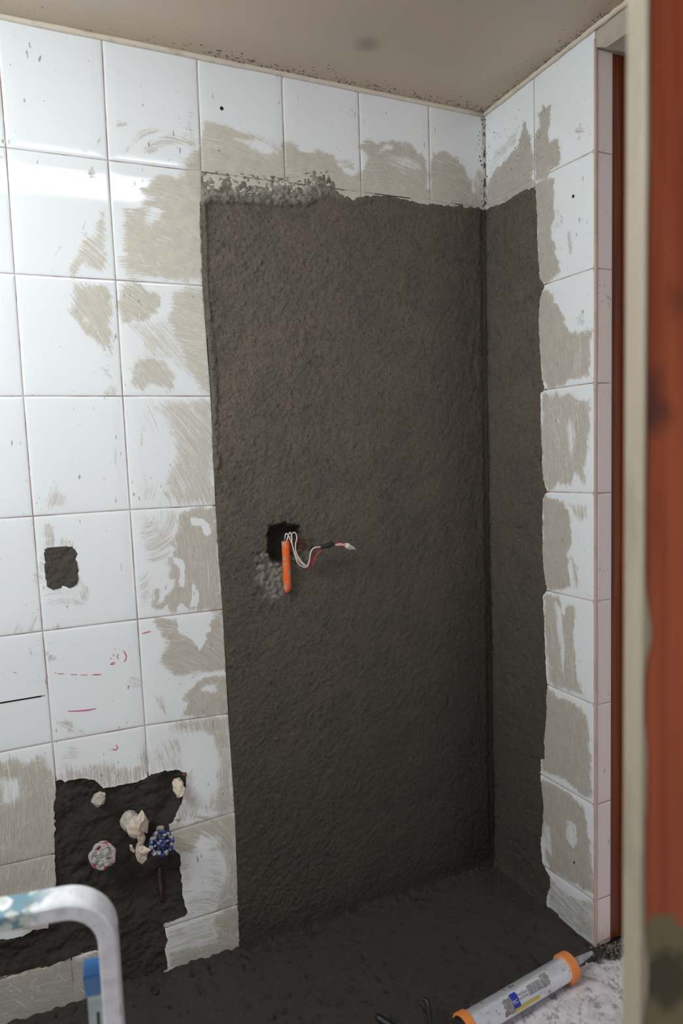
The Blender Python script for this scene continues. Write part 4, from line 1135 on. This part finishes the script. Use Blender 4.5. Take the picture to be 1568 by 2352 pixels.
def ridged(name, centre, rx, ry, rz, mat, seed, amp, freq):
    bm = bmesh.new(); bmesh.ops.create_icosphere(bm, subdivisions=5, radius=1); rnd = random.Random(seed)
    creases = [(Vector((rnd.gauss(0, 1), rnd.gauss(0, 1), rnd.gauss(0, 1))).normalized(), rnd.uniform(-.7, .8), rnd.uniform(.4, 1)) for _ in range(freq)]
    for v in bm.verts:
        d = v.co.normalized(); k = 0
        for n_, o_, a_ in creases: k += a_ * min(abs(d.dot(n_) - o_), .28)
        k = 1 + amp * (k / freq * 6 - 1)
        v.co = Vector((d.x * rx * k, d.y * ry * k, d.z * rz * k)) + Vector(centre)
    return bm_obj(name, bm, mat, sp_t)
ridged('tape_wrap', pxy(313, 1898, -.030), .0225, .019, .0265, M_tape, 4, .8, 14)
sheet_poly('tape_flap', [(309, 1888, -.046), (317, 1873, -.044), (326, 1860, -.040), (331, 1868, -.046), (336, 1877, -.046), (341, 1886, -.040), (340, 1900, -.040), (339, 1914, -.036),
                         (328, 1911, -.048), (316, 1906, -.052)], (324, 1890, -.054), sp_t, M_tape)
crumple('tape_neck', [pxy(316, 1905, -.032), pxy(323, 1920, -.036), pxy(326, 1930, -.034), pxy(320, 1944, -.032)], [.013, .010, .0095, .005], sp_t, seed=5, amp=.25, flat=.6)
sheet_poly('tape_tail', [(316, 1934, -.030), (325, 1938, -.034), (335, 1946, -.040), (347, 1952, -.046), (338, 1962, -.044), (337, 1974, -.042), (326, 1985, -.038),
                         (316, 1978, -.034), (311, 1964, -.030), (311, 1950, -.028)], (322, 1958, -.046), sp_t, M_tape)
sheet_poly('tape_tail', [(297, 1941, -.026), (303, 1940, -.030), (306, 1948, -.032), (312, 1955, -.030), (308, 1960, -.028), (299, 1953, -.026)], (303, 1949, -.034), sp_t, M_tape)
o = crumple('capped_pipe', [pxy(226, 1833, .002), pxy(227, 1836, -.012), pxy(228, 1838, -.022)], [.012, .0145, .009], None, simple('tape_dusty', (.50, .44, .37), .8, 0, .3, 70, None, .6, 300), 8, 18, .3, .9)
tag(o, 'short pipe end capped with dusty beige tape, upper left of the taps', 'wrapped pipe')
o = crumple('capped_pipe', [pxy(405, 1793, .0), pxy(408, 1803, -.012), pxy(413, 1816, -.024), pxy(417, 1829, -.030)], [.009, .0125, .0125, .009], None, M_tape, 11, 18, .2, .9)
tag(o, 'pipe stub wrapped in beige tape, upper right corner of the dark niche', 'wrapped pipe')
o = tube('copper_pipe', spline([pxy(367, 1992, .010), pxy(366, 2012, .0065), pxy(369, 2040, .006), pxy(371, 2070, .010)], 5), .0036, M_copper, None, 10)
tag(o, 'thin brown copper pipe showing in the mortar below the blue tap', 'pipe')
o = blob('plaster_chip', pxy(408, 1882, .001), .006, .004, .006, M_chip, None, 3, .4); tag(o, 'small pale plaster chip at the right edge of the dark niche', 'plaster chip')
o = blob('brick_chip', pxy(425, 1799, .001) + np.array([0, 0, .022]), .006, .004, .004, simple('brick_red', (.22, .06, .035), .9), None, 5, .3); tag(o, 'reddish brick chip above the wrapped stub at the niche corner', 'brick chip')

# ------------------------------------------------------------------ sealant gun
RAD = .0265
P1 = Vector(hit(1297, 2225, 2, .0325)); P2 = Vector(hit(1083, 2352, 2, .0325))
gx_ = (P1 - P2).normalized()
gun = empty('sealant_gun', tuple(P2 + Vector((0, 0, -.0325)))); tag(gun, 'silver tube sealant gun with orange end caps lying on the floor', 'caulking gun')
vv = (Vector(CAM) - P1); ev = (vv - gx_ * vv.dot(gx_)).normalized(); ed = gx_.cross(ev).normalized()
if ed.z > 0: ed = -ed
def gp(s, th, r): return P1 + gx_ * s + (ev * math.cos(th) + ed * math.sin(th)) * r
def lathe(name, prof, mat, parent, seg=48, smooth=True, wob=None):
    vs = []; fs = []
    for i, (s, r) in enumerate(prof):
        for k in range(seg): vs.append(gp(s, 2 * math.pi * k / seg, r * (wob(i, k) if wob else 1)))
    for i in range(len(prof) - 1):
        for k in range(seg): fs.append((i * seg + k, i * seg + (k + 1) % seg, (i + 1) * seg + (k + 1) % seg, (i + 1) * seg + k))
    fs.append(tuple(range(seg))); fs.append(tuple((len(prof) - 1) * seg + k for k in range(seg)))
    o = mesh_obj(name, vs, fs, mat, parent, smooth)
    bm = bmesh.new(); bm.from_mesh(o.data); bmesh.ops.recalc_face_normals(bm, faces=bm.faces)
    for e in bm.edges:
        if len(e.link_faces) == 2 and e.calc_face_angle(0) > .5: e.smooth = False
    bm.to_mesh(o.data); bm.free()
    return o
def alu_mat():
    m, nt, b = new_mat('scuffed_aluminium_tube')
    oc = objco(nt); n = noise(nt, oc, 45, 5, .6); n2 = noise(nt, oc, 170, 3, .6)
    c = mixc(nt, maprange(nt, n, .4, .7), (.94, .95, 1.0), (.80, .82, .89))
    k = maprange(nt, math_n(nt, 'MULTIPLY_ADD', n2, .4, n), .83, .88)
    c = mixc(nt, k, c, (.22, .21, .21)); nt.links.new(c, b.inputs['Base Color'])
    b.inputs['Metallic'].default_value = .6
    nt.links.new(math_n(nt, 'MULTIPLY_ADD', k, .35, .30), b.inputs['Roughness']); return m
M_alu = alu_mat()
LEN = .305
lathe('barrel', [(-LEN, RAD), (-LEN * .66, RAD), (-LEN * .33, RAD), (.006, RAD)], M_alu, gun)
def capring(s0, s1, R1, R2, name='end_cap'):
    return lathe(name, [(s0, R1 - .003), (s0, R1), (s0 + .0015, R2), (s1 - .002, R2), (s1, R2 - .002), (s1, R2 - .010), (s1 - .002, .012)], M_orangecap, gun, 56,
                 True, lambda i, k: 1 + (.004 if (k // 2) % 2 else 0) * (i in (2, 3)))
capring(-.006, .017, RAD + .0012, .0322)
capring(-LEN - .004, -LEN + .016, RAD + .0012, .0312)
M_noz = simple('grey_nozzle', (.42, .43, .46), .4, 0, .3, 60)
lathe('nozzle', [(.012, .013), (.016, .0128), (.020, .0112), (.055, .0080), (.092, .0042), (.094, .0025)], M_noz, gun, 24)
# rear frame and handle
def hp(u, v, z): return Vector(hit(u, v, 2, z))
e0 = P1 - gx_ * (LEN + .004)
lathe('rear_plate', [(-LEN - .010, .012), (-LEN - .010, .025), (-LEN - .004, .026), (-LEN - .004, .012)], M_black, gun, 32)
tube('plunger_rod', [P1 - gx_ * LEN, P1 - gx_ * (LEN + .19)], .004, simple('steel_rod', (.4, .4, .42), .35, .9), gun, 10)
tr_p = [hp(974, 2302, .058), hp(977, 2296, .060), hp(983, 2308, .055), hp(985, 2330, .048), hp(987, 2352, .042), hp(985, 2376, .036), e0 + gx_ * -.012 + Vector((0, 0, .002))]
tube('trigger', spline(tr_p, 5), [.0025, .0042, .0050] + [.0052] * 28, M_black, gun, 10)
hd = [hp(864, 2330, .036), hp(870, 2338, .034), hp(884, 2348, .03), hp(905, 2362, .026), hp(950, 2400, .026), e0 + gx_ * -.015 + Vector((0, 0, -.006))]
P = spline(hd, 5)
tube('handle', P, [.0015, .003, .005, .0065, .0075] + [.0085] * (len(P) - 5), M_black, gun, 10)
# printed sticker: flat print wrapped on the barrel
S0 = .00114
def th(perp): return math.asin(max(-.98, min(.98, perp / 33.0)))
def patch(name, s0, s1, p0, p1, mat, lift, parent, jag=0, n=10, label=None):
    a0, a1_ = th(p0), th(p1); vs = []; fs = []; rnd = random.Random(int(s0 * 100) + int(p0))
    for i in range(n + 1):
        for k in range(n + 1):
            t = i / n; q = k / n
            js = jag * (rnd.uniform(-1, 1)) if i in (0, n) else 0; jq = jag * rnd.uniform(-1, 1) / 33 if k in (0, n) else 0
            vs.append(gp(-(s0 + (s1 - s0) * t + js) * S0, a0 + (a1_ - a0) * q + jq, RAD + lift))
    for i in range(n):
        for k in range(n): fs.append((i * (n + 1) + k, (i + 1) * (n + 1) + k, (i + 1) * (n + 1) + k + 1, i * (n + 1) + k + 1))
    return mesh_obj(name, vs, fs, mat, parent, False)
M_white = simple('sticker_white', (.70, .71, .75), .35, 0, .08, 60)
M_blueS = simple('sticker_blue', (.03, .05, .42), .35, 0, .1, 60)
M_yel = simple('sticker_yellow', (.72, .60, .06), .4, 0, 0, 90, (.5, .45, .3), thr=(.5, .7))
M_ink = simple('printed_ink', (.10, .10, .12), .5)
M_glue = simple('worn_sticker_residue', (.26, .24, .24), .8, 0, 0, 60, (.38, .36, .36), .5, 300)
st_ = patch('sticker', 76, 161, -15, 22, M_white, .00025, gun, .5)
patch('residue', 63, 83, -17, 13, M_glue, .0005, gun, 2.5)
patch('residue', 158, 183, -9, 26, M_glue, .0005, gun, 3)
patch('blue_field', 146, 163, -13, 23, M_blueS, .0007, gun, 1.2)
patch('yellow_band', 96, 162, 20.5, 27, M_yel, .0009, gun, .8)
bars = []
x = 84.; rnd = random.Random(4)
while x < 118:
    wbar = rnd.choice((.6, .6, 1.1, 1.7)); bars.append((x, x + wbar)); x += wbar + rnd.choice((.7, .9, 1.5))
vs = []; fs = []
for s0, s1 in bars:
    a0, a1_ = th(-11), th(12); n0 = len(vs)
    for k in range(7):
        a = a0 + (a1_ - a0) * k / 6
        vs.append(gp(-s0 * S0, a, RAD + .00055)); vs.append(gp(-s1 * S0, a, RAD + .00055))
    for k in range(6): fs.append((n0 + 2 * k, n0 + 2 * k + 1, n0 + 2 * k + 3, n0 + 2 * k + 2))
mesh_obj('barcode', vs, fs, M_ink, gun)
def text_on(txt, s_start, perp0, size_px, mat, lift, stretch=1.0):
    cu = bpy.data.curves.new('t', 'FONT'); cu.body = txt; cu.size = 1.0; cu.resolution_u = 2
    to = bpy.data.objects.new('t', cu); scene.collection.objects.link(to)
    dg = bpy.context.evaluated_depsgraph_get(); me = bpy.data.meshes.new_from_object(to.evaluated_get(dg))
    bpy.data.objects.remove(to)
    # s increases towards the rear, so text running to the nozzle decreases s
    for v in me.vertices:
        s = s_start - v.co.x * size_px * stretch; p = perp0 - v.co.y * size_px
        v.co = gp(-s * S0, th(p), RAD + lift)
    me.materials.clear(); me.materials.append(mat)
    o = bpy.data.objects.new('lettering', me); link(o, gun); o.matrix_parent_inverse = Matrix.Translation(-gun.location); return o
text_on('PISTOLA', 144, 1, 8.5, M_ink, .0010, .72)
text_on('CALAFATERA', 146, 9, 8.0, M_ink, .0010, .50)
text_on('PSC', 161.5, 11, 12, simple('print_white', (.75, .77, .85), .4), .0012, .60)

# ------------------------------------------------------------------ step ladder
lad = None
def at_depth(u, v, d):
    r = R.T @ np.array([(u - 784) / F_PX, (v - 1176) / F_PX, 1.0]); return Vector(CAM + r / (R[2] @ r) * d)
def lad_mat():
    m, nt, b = new_mat('paint_spattered_aluminium')
    oc = objco(nt); n = noise(nt, oc, 28, 4, .55); n2 = noise(nt, oc, 60, 4, .6)
    c = mixc(nt, maprange(nt, n2, .4, .7), (.86, .87, .91), (.70, .70, .75))
    se = N(nt, 'ShaderNodeSeparateXYZ'); nt.links.new(oc, se.inputs[0])
    side = maprange(nt, se.outputs[0], LADX[0], LADX[1], 1, 0)
    k = math_n(nt, 'MULTIPLY', maprange(nt, n, .46, .52), side)
    c = mixc(nt, k, c, (.17, .30, .36))
    k2 = math_n(nt, 'MULTIPLY', maprange(nt, noise(nt, oc, 45, 3), .5, .56), side)
    c = mixc(nt, k2, c, (.62, .68, .62))
    c = mixc(nt, maprange(nt, noise(nt, oc, 34, 3, .5), .64, .70, 0, .7), c, (.18, .18, .20))
    nt.links.new(c, b.inputs['Base Color']); b.inputs['Metallic'].default_value = .15; b.inputs['Roughness'].default_value = .42
    return m
Q2 = at_depth(180, 2049, .80); zt = Q2.z
Q1 = Vector(hit(-10, 2083, 2, zt))
hx = Vector((Q2.x - Q1.x, Q2.y - Q1.y, 0)).normalized()          # along the hoop, horizontally
hn = Vector((hx.y, -hx.x, 0))                                    # towards the camera side
if hn.dot(Vector(CAM) - Q2) < 0: hn = -hn
LADX = ((Q1 + hx * .03).x, (Q1 + hx * .075).x)
M_lad = lad_mat()
lad = empty('stepladder', (Q2.x, Q2.y, 0)); tag(lad, 'aluminium stepladder hoop spattered with blue and white paint, lower left', 'ladder')
def bar(name, path, half_n, half_t, mat, parent):
    """flat bar swept along a planar path in the (hx, z) plane"""
    vs = []; fs = []; m = len(path)
    for i, (a, z) in enumerate(path):
        p0 = Vector(path[max(i - 1, 0)]); p1 = Vector(path[min(i + 1, m - 1)]); t = (p1 - p0).normalized(); nn = Vector((-t.y, t.x))
        c_ = .0022
        for (sn, st) in ((-half_n, -half_t + c_), (-half_n + c_, -half_t), (half_n - c_, -half_t), (half_n, -half_t + c_), (half_n, half_t - c_), (half_n - c_, half_t), (-half_n + c_, half_t), (-half_n, half_t - c_)):
            q = Q2 + hx * (a + nn.x * st) + hn * sn; vs.append((q.x, q.y, z + nn.y * st))
    for i in range(m - 1):
        for k in range(8): fs.append((i * 8 + k, i * 8 + (k + 1) % 8, (i + 1) * 8 + (k + 1) % 8, (i + 1) * 8 + k))
    fs.append(tuple(range(8))); fs.append(tuple((m - 1) * 8 + k for k in range(8)))
    o = mesh_obj(name, vs, fs, mat, parent)
    bm = bmesh.new(); bm.from_mesh(o.data); bmesh.ops.recalc_face_normals(bm, faces=bm.faces); bm.to_mesh(o.data); bm.free()
    return o
HT = .0096; HN = .0195
# leg position along hx so that it shows at the photographed column
def solve_a(u, v):
    # intersect pixel ray with hoop plane
    r = R.T @ np.array([(u - 784) / F_PX, (v - 1176) / F_PX, 1.0]); n_ = np.array(hn); t = ((np.array(Q2) - CAM) @ n_) / (r @ n_)
    p = CAM + t * r; return float((p - np.array(Q2)) @ np.array(hx)), float(p[2])
aL, zL = solve_a(256, 2250)
rb = .045
path = [(-.30, zt - HT)] + [(aL - rb - .02 * (1 - i / 4.), zt - HT) for i in range(4)]
path += [(aL - rb + rb * math.sin(t), zt - HT - rb + rb * math.cos(t)) for t in np.linspace(0, math.pi / 2, 14)]
path += [(aL, zt - .2), (aL + .004, .02)]
path = [(-.30 - rb, .02), (-.30 - rb, zt - HT - rb)] + [(-.30 - rb * math.cos(t), zt - HT - rb + rb * math.sin(t)) for t in np.linspace(.15, math.pi / 2 - .1, 8)] + path
bar('hoop', path, HN, HT, M_lad, lad)
for (z) in (.24, .46):
    c_ = Q2 + hx * ((aL - .30 - rb) / 2); wv = (aL + .30 + rb) / 2
    vs = []
    for zz in (z - .012, z + .012):
        for (sx, sn) in ((-1, -1), (1, -1), (1, 1), (-1, 1)):
            q = c_ + hx * wv * sx + hn * (.035 * sn + .01); vs.append((q.x, q.y, zz))
    mesh_obj('tread', vs, [(3, 2, 1, 0), (4, 5, 6, 7), (0, 1, 5, 4), (1, 2, 6, 5), (2, 3, 7, 6), (3, 0, 4, 7)], M_lad, lad)
# rear strut with blue cap
M_strut = simple('pale_strut_enamel', (.50, .58, .57), .45, .2, .15, 30)
M_bcap = simple('blue_plastic_cap', (.015, .16, .48), .38, 0, 0, 45, (.30, .55, .68), .1, 60, (.62, .72))
def oriented(name, u, v0, v1, wpx, d, thick, mat, bev=.0015):
    a = at_depth(u, v0, d); ky = (wpx / F_PX) * d; r_ = Vector(hx)
    top = a.z; p1 = R.T @ np.array([(u - 784) / F_PX, (v1 - 1176) / F_PX, 1.0])
    t = (((a.x - CAM[0]) * hn.x + (a.y - CAM[1]) * hn.y) / (p1[0] * hn.x + p1[1] * hn.y)); bz = CAM[2] + p1[2] * t
    bm = bmesh.new(); vv_ = []
    for zz in (bz, top):
        for (sx, sn) in ((-1, 1), (1, 1), (1, -1), (-1, -1)):
            q = a + r_ * (sx * ky / 2) + hn * (sn * thick / 2); vv_.append(bm.verts.new((q.x, q.y, zz)))
    for f in ((3, 2, 1, 0), (4, 5, 6, 7), (0, 1, 5, 4), (1, 2, 6, 5), (2, 3, 7, 6), (3, 0, 4, 7)): bm.faces.new([vv_[i] for i in f])
    bmesh.ops.bevel(bm, geom=bm.edges[:], offset=bev, segments=2, affect='EDGES', profile=.5)
    return bm_obj(name, bm, mat, lad)
DS = .84
sa, sz = at_depth(217, 2238, DS), at_depth(224, 2352, .875)
dirv = (sz - sa); foot = sa + dirv * ((sa.z - .02) / -dirv.z)
pts_, T2, N2 = [sa, foot], None, None
def strut(name, p, q, hw, ht, mat, slots=True):
    ax_ = (q - p).normalized(); sx = (hx - ax_ * hx.dot(ax_)).normalized(); sy = ax_.cross(sx)
    if sy.dot(Vector(CAM) - p) < 0: sy = -sy
    L_ = (q - p).length; vs = []; fs = []
    def addbox(a0, a1_, w0, w1, t0, t1):
        n0 = len(vs)
        for aa in (a0, a1_):
            for (ww, tt) in ((w0, t0), (w1, t0), (w1, t1), (w0, t1)): vs.append(p + ax_ * aa + sx * ww + sy * tt)
        for f in ((3, 2, 1, 0), (4, 5, 6, 7), (0, 1, 5, 4), (1, 2, 6, 5), (2, 3, 7, 6), (3, 0, 4, 7)): fs.append(tuple(n0 + i for i in f))
    if slots:       # a flat bar with an open slot starting part way down
        s0 = .062
        addbox(0, s0, -hw, hw, -ht, ht); addbox(s0, s0 + .07, -hw, -hw * .05, -ht, ht); addbox(s0, s0 + .07, hw * .40, hw, -ht, ht); addbox(s0 + .07, L_, -hw, hw, -ht, ht)
    else: addbox(0, L_, -hw, hw, -ht, ht)
    return mesh_obj(name, vs, fs, mat, lad)
strut('rear_strut', sa + (sa - foot).normalized() * .0, foot, .0092, .004, M_strut)
# cap: stepped block, notch at the lower right
ax_ = (foot - sa).normalized(); sx = (hx - ax_ * hx.dot(ax_)).normalized(); sy = ax_.cross(sx)
if sy.dot(Vector(CAM) - sa) < 0: sy = -sy
def capblock(prof, name, t0, t1):
    bm = bmesh.new(); fr = [bm.verts.new(sa + ax_ * a + sx * w_ + sy * t1) for a, w_ in prof]; bk = [bm.verts.new(sa + ax_ * a + sx * w_ + sy * t0) for a, w_ in prof]
    n = len(prof); bm.faces.new(fr); bm.faces.new(bk[::-1])
    for i in range(n): bm.faces.new((fr[i], fr[(i + 1) % n], bk[(i + 1) % n], bk[i]))
    bmesh.ops.bevel(bm, geom=bm.edges[:], offset=.0018, segments=2, affect='EDGES', profile=.5)
    o = bm_obj(name, bm, M_bcap, lad); o['label'] = 'blue plastic cap'; return o
kk = DS / F_PX
capblock([(-26 * kk, -24 * kk), (-30 * kk, 28 * kk), (12 * kk, 28 * kk), (14 * kk, 14 * kk), (42 * kk, 14 * kk), (42 * kk, -20 * kk)], 'strut_cap', -.012, .012)

# ------------------------------------------------------------------ ceiling lamp (above and behind the frame's top edge)
lamp = empty('ceiling_light', (-1.35, -.90, ceil_z(-1.35, -.9) - .02)); tag(lamp, 'long flat white ceiling light panel above the tiled wall', 'light')
m, nt, b = new_mat('lit_diffuser'); b.inputs['Base Color'].default_value = (.9, .9, .9, 1)
b.inputs['Emission Color'].default_value = (.95, .985, 1, 1); b.inputs['Emission Strength'].default_value = LAMP_STRENGTH
zc = ceil_z(-1.35, -.9)
box('housing', (-2.10, -1.06, zc - .03), (-.62, -.76, zc + .03), M_white, lamp, .004)
box('diffuser', (-2.08, -1.03, zc - .036), (-.64, -.80, zc - .028), m, lamp)
